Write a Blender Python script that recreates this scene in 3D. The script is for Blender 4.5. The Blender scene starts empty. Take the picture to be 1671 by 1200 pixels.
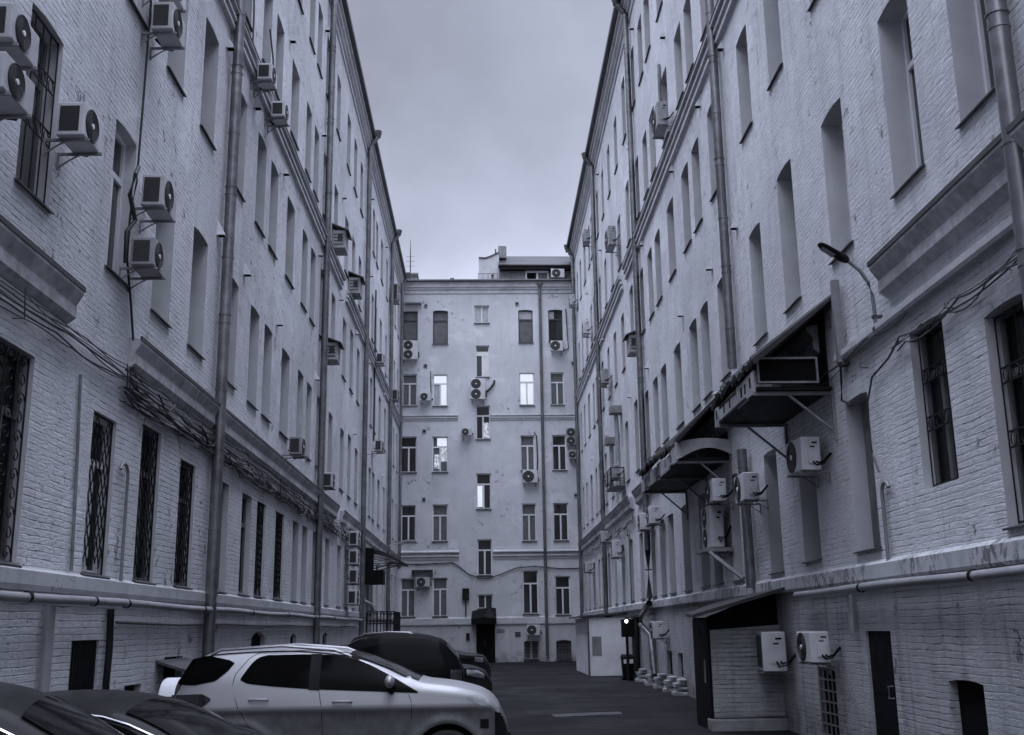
import bpy, bmesh, math, random
import numpy as np
from mathutils import Vector, Matrix
R_ = math.radians
random.seed(7)
SC = bpy.context.scene
COL = SC.collection

# ---------------------------------------------------------------- camera
pit, yaw, rol = .235591, .0321694, -.0137596
cp, sp, cy, sy = math.cos(pit), math.sin(pit), math.cos(yaw), math.sin(yaw)
F = Vector((sy*cp, cy*cp, sp)); Rt = Vector((cy, -sy, 0)); Up = Rt.cross(F)
cr, sr = math.cos(rol), math.sin(rol)
R2 = cr*Rt + sr*Up; U2 = -sr*Rt + cr*Up
cam = bpy.data.objects.new('camera', bpy.data.cameras.new('camera')); COL.objects.link(cam)
cam.data.sensor_width = 36; cam.data.lens = 36*1772.07/1671
cam.data.clip_start = .1; cam.data.clip_end = 3000
M = Matrix((R2, U2, -F)).transposed().to_4x4(); M.translation = (0, 0, 1.8)
cam.matrix_world = M
SC.camera = cam
def scr(P):                       # photo pixel of a world point, only used to leave out what lies far outside the frame
    d = Vector(P)-Vector((0, 0, 1.8)); z = max(d.dot(F), .01)
    return 835.5+1772.07*d.dot(R2)/z, 600-1772.07*d.dot(U2)/z

# ---------------------------------------------------------------- sky, sun, exposure
SUN_EL, SUN_RZ = 62, 200
w = bpy.data.worlds.new('World'); SC.world = w; w.use_nodes = True
nt = w.node_tree; N = nt.nodes; Lk = nt.links; N.clear()
def wn(t, **k):
    n = N.new(t)
    for a, b in k.items(): setattr(n, a, b)
    return n
tc = wn('ShaderNodeTexCoord')
sky = wn('ShaderNodeTexSky', sky_type='NISHITA', sun_disc=False)
sky.sun_elevation = R_(SUN_EL); sky.sun_rotation = R_(SUN_RZ); sky.air_density = 1.5; sky.dust_density = 3
hs = wn('ShaderNodeHueSaturation'); hs.inputs['Saturation'].default_value = .35
Lk.new(sky.outputs[0], hs.inputs['Color'])
sep = wn('ShaderNodeSeparateXYZ'); Lk.new(tc.outputs['Generated'], sep.inputs[0])
rampz = wn('ShaderNodeValToRGB')          # overcast layer: brightest overhead
cr_ = rampz.color_ramp; cr_.interpolation = 'EASE'
stops = [(0.0, 1.0), (.17, 1.8), (.26, 9.4), (.36, 6.3), (.46, 4.4), (.56, 3.8), (.74, 24.0), (1.0, 52.0)]
SCALE = 52.0
while len(cr_.elements) < len(stops): cr_.elements.new(.5)
for e, (p, v) in zip(cr_.elements, stops):
    e.position = p; v /= SCALE; e.color = (v*.92, v*.985, v*1.26, 1)
Lk.new(sep.outputs['Z'], rampz.inputs[0])
mp = wn('ShaderNodeMapping'); mp.inputs['Scale'].default_value = (1.8, 1.4, 2.2); mp.inputs['Location'].default_value = (.3, .1, .4)
Lk.new(tc.outputs['Generated'], mp.inputs[0])
cn = wn('ShaderNodeTexNoise'); cn.inputs['Scale'].default_value = 2.1; cn.inputs['Detail'].default_value = 6; cn.inputs['Roughness'].default_value = .5
Lk.new(mp.outputs[0], cn.inputs[0])
mr = wn('ShaderNodeMapRange'); mr.inputs[1].default_value = .3; mr.inputs[2].default_value = .7; mr.inputs[3].default_value = .76; mr.inputs[4].default_value = 1.26
Lk.new(cn.outputs[0], mr.inputs[0])
vm = wn('ShaderNodeVectorMath', operation='SCALE'); Lk.new(rampz.outputs[0], vm.inputs[0])
mm = wn('ShaderNodeMath', operation='MULTIPLY'); mm.inputs[1].default_value = SCALE; Lk.new(mr.outputs[0], mm.inputs[0]); Lk.new(mm.outputs[0], vm.inputs['Scale'])
mix = wn('ShaderNodeMixRGB'); mix.inputs[0].default_value = .93
Lk.new(hs.outputs[0], mix.inputs[1]); Lk.new(vm.outputs[0], mix.inputs[2])
bg = wn('ShaderNodeBackground'); bg.inputs[1].default_value = .092
Lk.new(mix.outputs[0], bg.inputs[0])
ow = wn('ShaderNodeOutputWorld'); Lk.new(bg.outputs[0], ow.inputs[0])
sun = bpy.data.objects.new('sun', bpy.data.lights.new('sun', 'SUN')); COL.objects.link(sun)
sun.data.energy = 1.2; sun.data.angle = R_(80); sun.data.color = (.84, .90, 1.0)
sun.rotation_euler = (R_(90-SUN_EL), 0, R_(180-SUN_RZ))
SC.view_settings.view_transform = 'Standard'; SC.view_settings.look = 'None'; SC.view_settings.exposure = .22; SC.view_settings.gamma = 1
SC.cycles.max_bounces = 8; SC.cycles.diffuse_bounces = 5

# ---------------------------------------------------------------- helpers
class MB:
    def __init__(s): s.v = []; s.f = []; s.m = []
    def add(s, vs, fs, mi=0):
        k = len(s.v); s.v += [tuple(map(float, p)) for p in vs]
        for f in fs: s.f.append(tuple(i+k for i in f)); s.m.append(mi)
    def quad(s, a, b, c, d, mi=0): s.add([a, b, c, d], [(0, 1, 2, 3)], mi)
    def box(s, x0, x1, y0, y1, z0, z1, mi=0, T=None):
        v = [(x, y, z) for z in (z0, z1) for y in (y0, y1) for x in (x0, x1)]
        if T: v = [T(*p) for p in v]
        s.add(v, [(0, 2, 3, 1), (4, 5, 7, 6), (0, 1, 5, 4), (2, 6, 7, 3), (0, 4, 6, 2), (1, 3, 7, 5)], mi)
    def tube(s, pts, r, n=6, mi=0, cap=True):
        pts = [Vector(p) for p in pts]; k = len(s.v); m = len(pts)
        rr = r if isinstance(r, (list, tuple)) else [r]*m
        up = Vector((0, 0, 1)); rings = []
        for i, p in enumerate(pts):
            d = (pts[min(i+1, m-1)]-pts[max(i-1, 0)])
            if d.length < 1e-9: d = Vector((0, 0, 1))
            d.normalize()
            a = d.cross(up)
            if a.length < .15: a = d.cross(Vector((0, 1, 0)))
            if a.length < .15: a = d.cross(Vector((1, 0, 0)))
            a.normalize(); b = d.cross(a).normalized()
            rings.append([p+(a*math.cos(t)+b*math.sin(t))*rr[i] for t in (2*math.pi*j/n for j in range(n))])
        vs = [q for R in rings for q in R]; fs = []
        for i in range(m-1):
            for j in range(n):
                fs.append((i*n+j, i*n+(j+1) % n, (i+1)*n+(j+1) % n, (i+1)*n+j))
        if cap: fs.append(tuple(range(n))); fs.append(tuple((m-1)*n+j for j in range(n)))
        s.add(vs, fs, mi)
    def lathe(s, prof, n=24, T=lambda x, y, z: (x, y, z), mi=0):   # profile (r, a): axis along a
        vs = [T(r*math.cos(2*math.pi*j/n), a, r*math.sin(2*math.pi*j/n)) for r, a in prof for j in range(n)]
        fs = [(i*n+j, i*n+(j+1) % n, (i+1)*n+(j+1) % n, (i+1)*n+j) for i in range(len(prof)-1) for j in range(n)]
        s.add(vs, fs, mi)
    def strip(s, A, B, mi=0):
        n = len(A); s.add(list(A)+list(B), [(i, i+1, n+i+1, n+i) for i in range(n-1)], mi)
    def build(s, name, mats, parent=None, smooth=False, bevel=0, bseg=2):
        me = bpy.data.meshes.new(name); me.from_pydata(s.v, [], s.f); me.validate()
        if not isinstance(mats, (list, tuple)): mats = [mats]
        for m in mats: me.materials.append(m)
        if len(mats) > 1 and len(me.polygons) == len(s.m):
            for p, i in zip(me.polygons, s.m): p.material_index = i
        bm = bmesh.new(); bm.from_mesh(me)
        bmesh.ops.remove_doubles(bm, verts=bm.verts, dist=1e-5) if smooth or bevel else None
        bmesh.ops.recalc_face_normals(bm, faces=bm.faces); bm.to_mesh(me); bm.free()
        if smooth:
            for p in me.polygons: p.use_smooth = True
        o = bpy.data.objects.new(name, me); COL.objects.link(o)
        if parent: o.parent = parent
        if bevel:
            b = o.modifiers.new('b', 'BEVEL'); b.width = bevel; b.segments = bseg; b.limit_method = 'ANGLE'; b.angle_limit = R_(40)
            for p in me.polygons: p.use_smooth = True
            try: o.modifiers.new('w', 'WEIGHTED_NORMAL')
            except Exception: pass
        elif smooth:
            e = o.modifiers.new('e', 'EDGE_SPLIT'); e.split_angle = R_(42)
        return o
def tag(o, label=None, cat=None, group=None, kind=None):
    for k, v in (('label', label), ('category', cat), ('group', group), ('kind', kind)):
        if v: o[k] = v
    return o
def thing(name, label, cat, loc=(0, 0, 0), rz=0, group=None):
    o = bpy.data.objects.new(name, None); COL.objects.link(o); o.location = loc; o.rotation_euler = (0, 0, rz)
    o.empty_display_size = .1
    return tag(o, label, cat, group)
def use(o, parent, loc=(0, 0, 0), rz=0):     # a copy of a part under another thing
    c = o.copy(); COL.objects.link(c); c.parent = parent; c.location = loc; c.rotation_euler = (0, 0, rz); return c

# ---------------------------------------------------------------- materials
class NT:
    def __init__(s, name):
        s.m = bpy.data.materials.new(name); s.m.use_nodes = True; s.t = s.m.node_tree; s.b = s.t.nodes['Principled BSDF']
    def n(s, t, ins={}, **k):
        n = s.t.nodes.new(t)
        for a, b in k.items(): setattr(n, a, b)
        for a, b in ins.items():
            if hasattr(b, 'is_output') or isinstance(b, bpy.types.NodeSocket): s.t.links.new(b, n.inputs[a])
            else: n.inputs[a].default_value = b
        return n
    def math(s, op, a, b=0., c=None, clamp=False):
        n = s.n('ShaderNodeMath', {0: a, 1: b}, operation=op); n.use_clamp = clamp
        if c is not None: n.inputs[2].default_value = c
        return n.outputs[0]
    def rng(s, v, a, b, c=0., d=1.):
        return s.n('ShaderNodeMapRange', {0: v, 1: a, 2: b, 3: c, 4: d}).outputs[0]
    def noise(s, vec, sc, det=4, ro=.55):
        return s.n('ShaderNodeTexNoise', {'Vector': vec, 'Scale': sc, 'Detail': det, 'Roughness': ro}).outputs[0]
    def mixc(s, f, a, b):
        n = s.n('ShaderNodeMixRGB', {0: f}); 
        for i, v in ((1, a), (2, b)):
            if isinstance(v, bpy.types.NodeSocket): s.t.links.new(v, n.inputs[i])
            else: n.inputs[i].default_value = (*v, 1)
        return n.outputs[0]
    def set(s, **k):
        for a, v in k.items():
            a = a.replace('_', ' ')
            if isinstance(v, bpy.types.NodeSocket): s.t.links.new(v, s.b.inputs[a])
            else: s.b.inputs[a].default_value = (*v, 1) if isinstance(v, tuple) and len(v) == 3 else v
    def bump(s, h, st=.5, dist=.01, normal=None):
        n = s.n('ShaderNodeBump', {'Height': h, 'Strength': st, 'Distance': dist})
        if normal: s.t.links.new(normal, n.inputs['Normal'])
        s.t.links.new(n.outputs[0], s.b.inputs['Normal']); return n.outputs[0]
def G(v, t=1.04): return (v, v*1.005, v*t)

def wall_mat(name, axis, base=.5, brick=1.0, peel=0.0, rough_plaster=.5, streak=.20):
    k = NT(name); co = k.n('ShaderNodeTexCoord').outputs['Object']
    sp_ = k.n('ShaderNodeSeparateXYZ', {0: co})
    vec0 = k.n('ShaderNodeCombineXYZ', {0: sp_.outputs[axis], 1: sp_.outputs['Z']}).outputs[0]
    wob = k.n('ShaderNodeTexNoise', {'Vector': co, 'Scale': 2.2, 'Detail': 2}).outputs['Color']
    wv = k.n('ShaderNodeVectorMath', {0: wob, 1: (-.5, -.5, -.5)}, operation='ADD').outputs[0]
    wv = k.n('ShaderNodeVectorMath', {0: wv, 'Scale': .036}, operation='SCALE').outputs[0]
    vec = k.n('ShaderNodeVectorMath', {0: vec0, 1: wv}, operation='ADD').outputs[0]
    br = k.n('ShaderNodeTexBrick', {'Vector': vec, 'Scale': 1., 'Mortar Size': .0055, 'Mortar Smooth': .25, 'Brick Width': .262, 'Row Height': .078, 'Bias': 0.})
    br.inputs['Color1'].default_value = (0, 0, 0, 1); br.inputs['Color2'].default_value = (1, 1, 1, 1)
    br2 = k.n('ShaderNodeTexBrick', {'Vector': vec, 'Scale': 1., 'Mortar Size': .0095, 'Mortar Smooth': .6, 'Brick Width': 90., 'Row Height': .078, 'Bias': 0.})
    rows = br2.outputs['Fac']
    gv = k.n('ShaderNodeMapping', {'Vector': co, 'Scale': (1., 1., 4.5)}).outputs[0]
    gr = k.rng(k.noise(gv, 2.6, 5, .62), .50, .60)
    mort = k.math('MAXIMUM', k.math('MULTIPLY', rows, gr), k.math('MULTIPLY', br.outputs['Fac'], .30))
    gate = k.rng(k.noise(co, .75, 6, .68), .40, .56, .06, 1.)
    gate2 = k.rng(k.noise(co, 11., 3, .6), .36, .55, .25, 1.)
    m = k.math('MULTIPLY', mort, k.math('MULTIPLY', gate, gate2))
    m = k.math('MULTIPLY', m, brick)
    big = k.rng(k.noise(co, .22, 4, .5), .3, .7)
    mid = k.rng(k.noise(co, 1.3, 6, .65), .3, .72)
    mv = k.n('ShaderNodeMapping', {'Vector': co, 'Scale': (2.6, 2.6, .22)}).outputs[0]
    strk = k.rng(k.noise(mv, 1.6, 5, .6), .52, .75)
    chip = k.math('MULTIPLY', k.rng(k.noise(co, 3.1, 7, .74), .60, .64), k.rng(k.noise(co, .33, 3, .5), .45, .58, .05, 1.))
    pits = k.rng(k.noise(co, 12., 5, .7), .665, .70)
    fine = k.noise(co, 46., 3, .6)
    bc = k.math('MULTIPLY', k.rng(br.outputs['Color'], 0, 1, -.035, .035), brick)
    v = k.math('ADD', base, bc)
    v = k.math('MULTIPLY', v, k.rng(big, 0, 1, .84, 1.08))
    v = k.math('MULTIPLY', v, k.rng(mid, 0, 1, .9, 1.06))
    v = k.math('MULTIPLY', v, k.rng(strk, 0, 1, 1., 1-streak))
    v = k.math('MULTIPLY', v, k.rng(m, 0, 1, 1., .22))
    v = k.math('MULTIPLY', v, k.rng(chip, 0, 1, 1., .42))
    v = k.math('MULTIPLY', v, k.rng(pits, 0, 1, 1., .55))
    v = k.math('MULTIPLY', v, k.rng(fine, .3, .7, .95, 1.05))
    spl = k.math('MULTIPLY', k.rng(k.math('ADD', sp_.outputs['Z'], k.rng(mid, 0, 1, -.35, .35)), .10, .62, 1., 0.), k.rng(k.noise(co, 2.4, 6, .7), .35, .6))
    v = k.math('MULTIPLY', v, k.rng(spl, 0, 1, 1., .45))
    rep = k.rng(k.noise(k.n('ShaderNodeMapping', {'Vector': co, 'Scale': (.55, .55, .9), 'Location': (3.1, 1.7, .4)}).outputs[0], .9, 3, .45), .60, .615)
    v = k.math('MULTIPLY', v, k.rng(rep, 0, 1, 1., 1.10))
    if peel:
        pv = k.n('ShaderNodeMapping', {'Vector': co, 'Scale': (2.2, 2.2, 1.2)}).outputs[0]
        pl = k.math('MULTIPLY', k.rng(k.noise(pv, 4.2, 7, .7), .515, .545), k.rng(k.noise(co, .55, 2), .46, .57))
        v = k.math('MULTIPLY', v, k.rng(pl, 0, 1, 1., .35))
    col = k.n('ShaderNodeCombineColor', {0: v, 1: k.math('MULTIPLY', v, 1.015), 2: k.math('MULTIPLY', v, 1.05)}).outputs[0]
    k.set(Base_Color=col, Roughness=.86); k.b.inputs['Specular IOR Level'].default_value = .25
    h = k.math('SUBTRACT', k.math('ADD', k.math('MULTIPLY', fine, .12*rough_plaster*2), k.math('MULTIPLY', mid, .5)), m)
    brk = k.math('ADD', k.math('MULTIPLY', k.math('MULTIPLY', rows, gate), .30*brick), k.math('MULTIPLY', k.rng(k.noise(k.n('ShaderNodeMapping', {'Vector': co, 'Scale': (1., 1., 3.)}).outputs[0], 9., 3, .6), .3, .7), -.42*brick))
    h = k.math('SUBTRACT', h, brk)
    h = k.math('SUBTRACT', h, k.math('MULTIPLY', chip, .8))
    h = k.math('SUBTRACT', h, k.math('MULTIPLY', pits, .8))
    k.bump(h, .9, .014)
    return k.m
def simple(name, v, rough=.6, metal=0., var=.15, sc=8., bump=.0, t=1.04, spec=.5, coat=0.):
    k = NT(name); co = k.n('ShaderNodeTexCoord').outputs['Object']
    a = k.noise(co, sc, 5, .6); b = k.noise(co, sc*.15, 3, .6)
    f = k.math('MULTIPLY', k.rng(a, .3, .7, 1-var, 1+var), k.rng(b, .3, .7, 1-var, 1+var))
    x = k.math('MULTIPLY', f, v)
    col = k.n('ShaderNodeCombineColor', {0: x, 1: k.math('MULTIPLY', x, 1.005), 2: k.math('MULTIPLY', x, t)}).outputs[0]
    k.set(Base_Color=col, Roughness=k.rng(a, .3, .7, max(rough-.08, .02), min(rough+.08, 1)), Metallic=metal)
    k.b.inputs['Specular IOR Level'].default_value = spec; k.b.inputs['Coat Weight'].default_value = coat
    if bump: k.bump(a, bump, .01)
    return k.m
def glowing(name, st, sc, lo=.8):
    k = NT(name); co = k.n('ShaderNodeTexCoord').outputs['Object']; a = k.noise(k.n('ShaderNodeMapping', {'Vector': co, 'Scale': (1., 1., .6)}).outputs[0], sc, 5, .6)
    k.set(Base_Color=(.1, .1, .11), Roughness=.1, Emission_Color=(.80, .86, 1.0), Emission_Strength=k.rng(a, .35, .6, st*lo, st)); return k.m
def emis(name, c, st):
    k = NT(name); k.set(Base_Color=(.8, .8, .8)); k.b.inputs['Emission Color'].default_value = (*c, 1); k.b.inputs['Emission Strength'].default_value = st; return k.m
mWL = wall_mat('painted_brick_side', 'Y', .62, 1.0, streak=.20)
mWR = wall_mat('painted_brick_right', 'Y', .65, 1.0, streak=.20)
mWB = wall_mat('painted_plaster_back', 'X', .62, .14, streak=.10)
mLow = wall_mat('painted_brick_basement', 'Y', .62, .9)
mLowR = wall_mat('painted_brick_basement_right', 'Y', .45, .9, streak=.35)
mLowB = wall_mat('plaster_basement', 'X', .50, .1)
mRev = simple('reveal_plaster', .52, .9, var=.08, sc=3, bump=.25, spec=.2)
mLedge = wall_mat('ledge_paint', 'Y', .50, .0, 1.0)
mLedgeL = wall_mat('ledge_paint_worn', 'Y', .44, .0, .0)
mShed = wall_mat('shed_brick', 'X', .46, 1.6)
mCorn = simple('cornice_plaster', .50, .85, var=.14, sc=5, bump=.4, spec=.2)
mCornG = simple('low_cornice_plaster', .46, .9, var=.28, sc=7, bump=.6, spec=.2)
mCornF = simple('cornice_dirty', .22, .9, var=.3, sc=6, bump=.4, spec=.2)
mTin = simple('zinc_sheet', .23, .55, .35, .18, 6)
mTinD = simple('dark_sheet_metal', .07, .55, .3, .25, 6)
mSill = simple('sill_sheet', .07, .5, .4, .2, 9)
mPipe = simple('downpipe_zinc', .20, .36, .8, .25, 5)
mPipeD = simple('rusty_pipe', .12, .6, .3, .3, 6)
mGas = simple('painted_gas_pipe', .34, .4, .2, .15, 5)
mFrameW = simple('white_window_frame', .72, .45, var=.05)
mFrameD = simple('dark_window_frame', .12, .5, var=.2)
mFrameB = simple('brown_window_frame', .05, .5, var=.2)
mBlack = simple('black_iron', .02, .6, .2, .3, spec=.15)
mInk = simple('black_gap', .004, .9, var=.1, spec=.15)
mCable = simple('cable_rubber', .015, .6, var=.4, sc=3)
mCableG = simple('cable_grey', .07, .6, var=.3, sc=3)
mCableW = simple('cable_pale', .30, .6, var=.2, sc=3)
mAC = simple('ac_casing', .58, .42, var=.13, sc=4)
mACo = simple('ac_casing_old', .30, .5, var=.2, sc=5)
mFin = simple('ac_fins', .035, .5, .3, .2, 30)
mRing = simple('ac_fan_guard', .06, .5, .2, .1, 20)
mHub = simple('ac_hub', .75, .4, var=.05)
mCurt = simple('curtain', .42, .9, var=.25, sc=3)
mCurtD = simple('curtain_dim', .13, .9, var=.3, sc=2.5)
mRefl = glowing('reflection_glow', .85, 1.1)  # sky reflected in the far panes, put in as emission
mRefl2 = glowing('reflection_glow_dim', .42, 2.)
mRefl3 = glowing('reflection_glow_broken', .7, 9., 0.)
mBulb = emis('lamp_bulb', (1, 1, 1), 5)
mRoof = simple('roof_sheet', .05, .6, .3, .3, 3, .3, spec=.15)
mAsb = simple('canopy_sheet', .05, .7, .0, .35, 4, .3, spec=.15)
mPanel = simple('fascia_panel', .36, .7, .1, .3, 3, .2)
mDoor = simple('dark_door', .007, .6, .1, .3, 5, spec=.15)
mStub = simple('stub_paint', .34, .9, var=.4, sc=4, bump=.5)
mConc = simple('concrete', .22, .9, var=.25, sc=6, bump=.5)
mWhite = simple('white_plaster', .78, .85, var=.10, sc=2, bump=.25, spec=.2)
mWood = simple('grey_box_panel', .34, .8, var=.3, sc=4, bump=.2)
mTarp = simple('pale_tarp', .45, .6, var=.15, sc=2)
mPaper = simple('paper_label', .75, .8, var=.05)
def glass(name, v=.012, r=.04, sc=.9):
    k = NT(name); co = k.n('ShaderNodeTexCoord').outputs['Object']; a = k.noise(co, sc, 3)
    k.set(Base_Color=G(v), Roughness=r); k.b.inputs['Specular IOR Level'].default_value = .6
    k.bump(a, .12, .02); return k.m
mGl = glass('window_glass', .03); mGlD = glass('dark_window_glass', .003, .25); mGlD.node_tree.nodes['Principled BSDF'].inputs['Specular IOR Level'].default_value = .2; mBoard = simple('weathered_board', .13, .85, var=.35, sc=5)
mGlC = glass('car_glass', .003, .08, .5); mGlC.node_tree.nodes['Principled BSDF'].inputs['Specular IOR Level'].default_value = .10; mGlC.node_tree.nodes['Principled BSDF'].inputs['IOR'].default_value = 1.25
def asphalt():
    k = NT('asphalt'); co = k.n('ShaderNodeTexCoord').outputs['Object']
    a = k.noise(co, 60, 4, .7); b = k.noise(co, .35, 6, .6); c = k.noise(co, 2.3, 6, .65)
    v = k.math('MULTIPLY', k.rng(a, .25, .75, .6, 1.4), k.rng(b, .3, .7, .006, .017))
    v = k.math('MULTIPLY', v, k.rng(c, .3, .7, .75, 1.2))
    vo = k.n('ShaderNodeTexVoronoi', {'Vector': k.n('ShaderNodeVectorMath', {0: co, 1: k.n('ShaderNodeTexNoise', {'Vector': co, 'Scale': 1.1, 'Detail': 5}).outputs['Color']}, operation='ADD').outputs[0], 'Scale': .42}, feature='DISTANCE_TO_EDGE')
    cr = k.math('MULTIPLY', k.rng(vo.outputs['Distance'], 0, .012, 1, 0), k.rng(b, .45, .55))
    v = k.math('MULTIPLY', v, k.rng(cr, 0, 1, 1, .4))
    col = k.n('ShaderNodeCombineColor', {0: v, 1: v, 2: k.math('MULTIPLY', v, 1.06)}).outputs[0]
    k.set(Base_Color=col, Roughness=k.rng(b, .42, .6, .55, .92)); k.b.inputs['Specular IOR Level'].default_value = .12
    k.bump(k.math('SUBTRACT', k.math('ADD', a, k.math('MULTIPLY', c, 1.)), cr), .6, .008); return k.m
mAsph = asphalt()
def paint(name, v, metal, dirt_refl=.3, rough=.28):
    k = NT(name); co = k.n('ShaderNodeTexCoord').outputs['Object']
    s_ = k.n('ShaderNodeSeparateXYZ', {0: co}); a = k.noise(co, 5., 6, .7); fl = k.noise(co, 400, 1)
    low = k.math('MULTIPLY', k.rng(s_.outputs['Z'], .885, .925, 1, .06), k.rng(a, .3, .7, .72, 1.)); low = k.math('MULTIPLY', low, dirt_refl)  # below the crease: dirt, plus the dark ground reflection painted into the colour
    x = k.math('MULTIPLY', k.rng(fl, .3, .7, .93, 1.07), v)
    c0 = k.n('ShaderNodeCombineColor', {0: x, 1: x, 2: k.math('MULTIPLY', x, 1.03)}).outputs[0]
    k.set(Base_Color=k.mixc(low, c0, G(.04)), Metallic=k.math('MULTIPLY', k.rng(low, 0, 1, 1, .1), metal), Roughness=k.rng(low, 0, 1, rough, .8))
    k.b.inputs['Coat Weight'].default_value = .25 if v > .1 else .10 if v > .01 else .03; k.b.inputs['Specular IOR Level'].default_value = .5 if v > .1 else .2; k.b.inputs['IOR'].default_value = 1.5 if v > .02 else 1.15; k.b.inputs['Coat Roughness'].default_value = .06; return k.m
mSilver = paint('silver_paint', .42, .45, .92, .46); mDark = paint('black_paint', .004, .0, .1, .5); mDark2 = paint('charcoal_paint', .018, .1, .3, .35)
mPlast = simple('black_plastic', .012, .6, var=.2, spec=.1); mTyre = simple('tyre_rubber', .02, .85, var=.2); mRim = simple('alloy', .4, .35, .8, .1)
mChrome = simple('chrome', .75, .18, .95, .05); mLens = simple('lamp_lens', .45, .12, .3, .2, 12, coat=1.); mLensD = simple('smoked_lens', .025, .15, .2, .3, 12, coat=1.)

# ---------------------------------------------------------------- ground
g = MB(); g.quad((-400, -400, 0), (400, -400, 0), (400, 400, 0), (-400, 400, 0)); tag(g.build('ground', mAsph), kind='structure')

# ---------------------------------------------------------------- wall frames
XL = lambda u: -4.71+.003*u
XR = lambda u: 5.19+.0095*u
TL = lambda u, w, z: (XL(u)+w, u, z)
TR = lambda u, w, z: (XR(u)-w, u, z)
TB = lambda u, w, z: (u, 61.5-w, z)
RZ = {'L': -math.pi/2-.003, 'R': math.pi/2-.0095, 'B': math.pi}
TT = {'L': TL, 'R': TR, 'B': TB}

def facade(mb, T, u0, u1, z0, z1, ops, rev, mi=0, mr=None):
    mr = mi if mr is None else mr
    us = sorted({u0, u1, *[o[0] for o in ops], *[o[1] for o in ops]})
    zs = sorted({z0, z1, *[o[2] for o in ops], *[o[3] for o in ops]})
    us = [u for u in us if u0 <= u <= u1]; zs = [z for z in zs if z0 <= z <= z1]
    for a, b in zip(us, us[1:]):
        um = (a+b)/2
        col = [o for o in ops if o[0] < um < o[1]]
        run = None
        for c, d in zip(zs, zs[1:]):
            zm = (c+d)/2
            if any(o[2] < zm < o[3] for o in col):
                if run is not None: mb.quad(T(a, 0, run), T(b, 0, run), T(b, 0, c), T(a, 0, c), mi); run = None
            elif run is None: run = c
        if run is not None: mb.quad(T(a, 0, run), T(b, 0, run), T(b, 0, z1), T(a, 0, z1), mi)
    for a, b, c, d, r in ops:
        mb.quad(T(a, 0, c), T(a, -rev, c), T(a, -rev, d), T(a, 0, d), mr)
        mb.quad(T(b, 0, c), T(b, 0, d), T(b, -rev, d), T(b, -rev, c), mr)
        mb.quad(T(a, 0, c), T(b, 0, c), T(b, -rev, c), T(a, -rev, c), mr)
        n = 8; uu = [a+(b-a)*i/n for i in range(n+1)]; zc = [d-r*(2*i/n-1)**2 for i in range(n+1)]
        if r > 0: mb.strip([T(u, 0, z) for u, z in zip(uu, zc)], [T(u, 0, d) for u in uu], mi)
        mb.strip([T(u, 0, z) for u, z in zip(uu, zc)], [T(u, -rev, z) for u, z in zip(uu, zc)], mr)
def molding(mb, T, u0, u1, prof, mi=0):
    n = len(prof)
    A = [T(u0, w_, z) for w_, z in prof]; B = [T(u1, w_, z) for w_, z in prof]
    mb.strip(A, B, mi)
    mb.add(A, [tuple(range(n))], mi); mb.add(B, [tuple(range(n))], mi)

# ---- windows: frame (part) > pane, sill, grille (sub-parts), meshes cached by size
WC = {}
def win_mesh(wd, h, style, sill_w, gl, frame):
    key = (round(wd, 2), round(h, 2), style, sill_w, gl.name, frame.name)
    if key in WC: return WC[key]
    f = MB(); t = .06; x0, x1 = -wd/2, wd/2; y0, y1 = -.05, .02
    f.box(x0, x0+t, y0, y1, 0, h); f.box(x1-t, x1, y0, y1, 0, h); f.box(x0+t, x1-t, y0, y1, 0, t); f.box(x0+t, x1-t, y0, y1, h-t, h)
    zt = h*.70
    if style in 'TtS': f.box(x0+t, x1-t, y0, y1+.004, zt-.04, zt+.04)
    if style in 'T': f.box(-.045, .045, y0, y1+.002, t, zt-.04)
    if style == 'C': f.box(-.04, .04, y0, y1, t, h-t)
    if style == 't': f.box(.10*wd, .10*wd+.05, y0, y1+.002, t, zt-.04)
    P = MB(); P.quad((x0+t, -.02, t), (x1-t, -.02, t), (x1-t, -.02, h-t), (x0+t, -.02, h-t))
    Sm = MB()
    if sill_w: Sm.add([(x0-.05, -.02, .03), (x1+.05, -.02, .03), (x1+.05, sill_w, -.03), (x0-.05, sill_w, -.03), (x0-.05, -.02, 0), (x1+.05, -.02, 0), (x1+.05, sill_w, -.075), (x0-.05, sill_w, -.075)],
                      [(0, 1, 2, 3), (7, 6, 5, 4), (3, 2, 6, 7), (0, 3, 7, 4), (1, 5, 6, 2)])
    r = [f.build('window', frame), P.build('pane', gl), Sm.build('sill', mSill) if sill_w else None]
    for o in r:
        if o: COL.objects.unlink(o)
    WC[key] = r; return r
GR = {}
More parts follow.
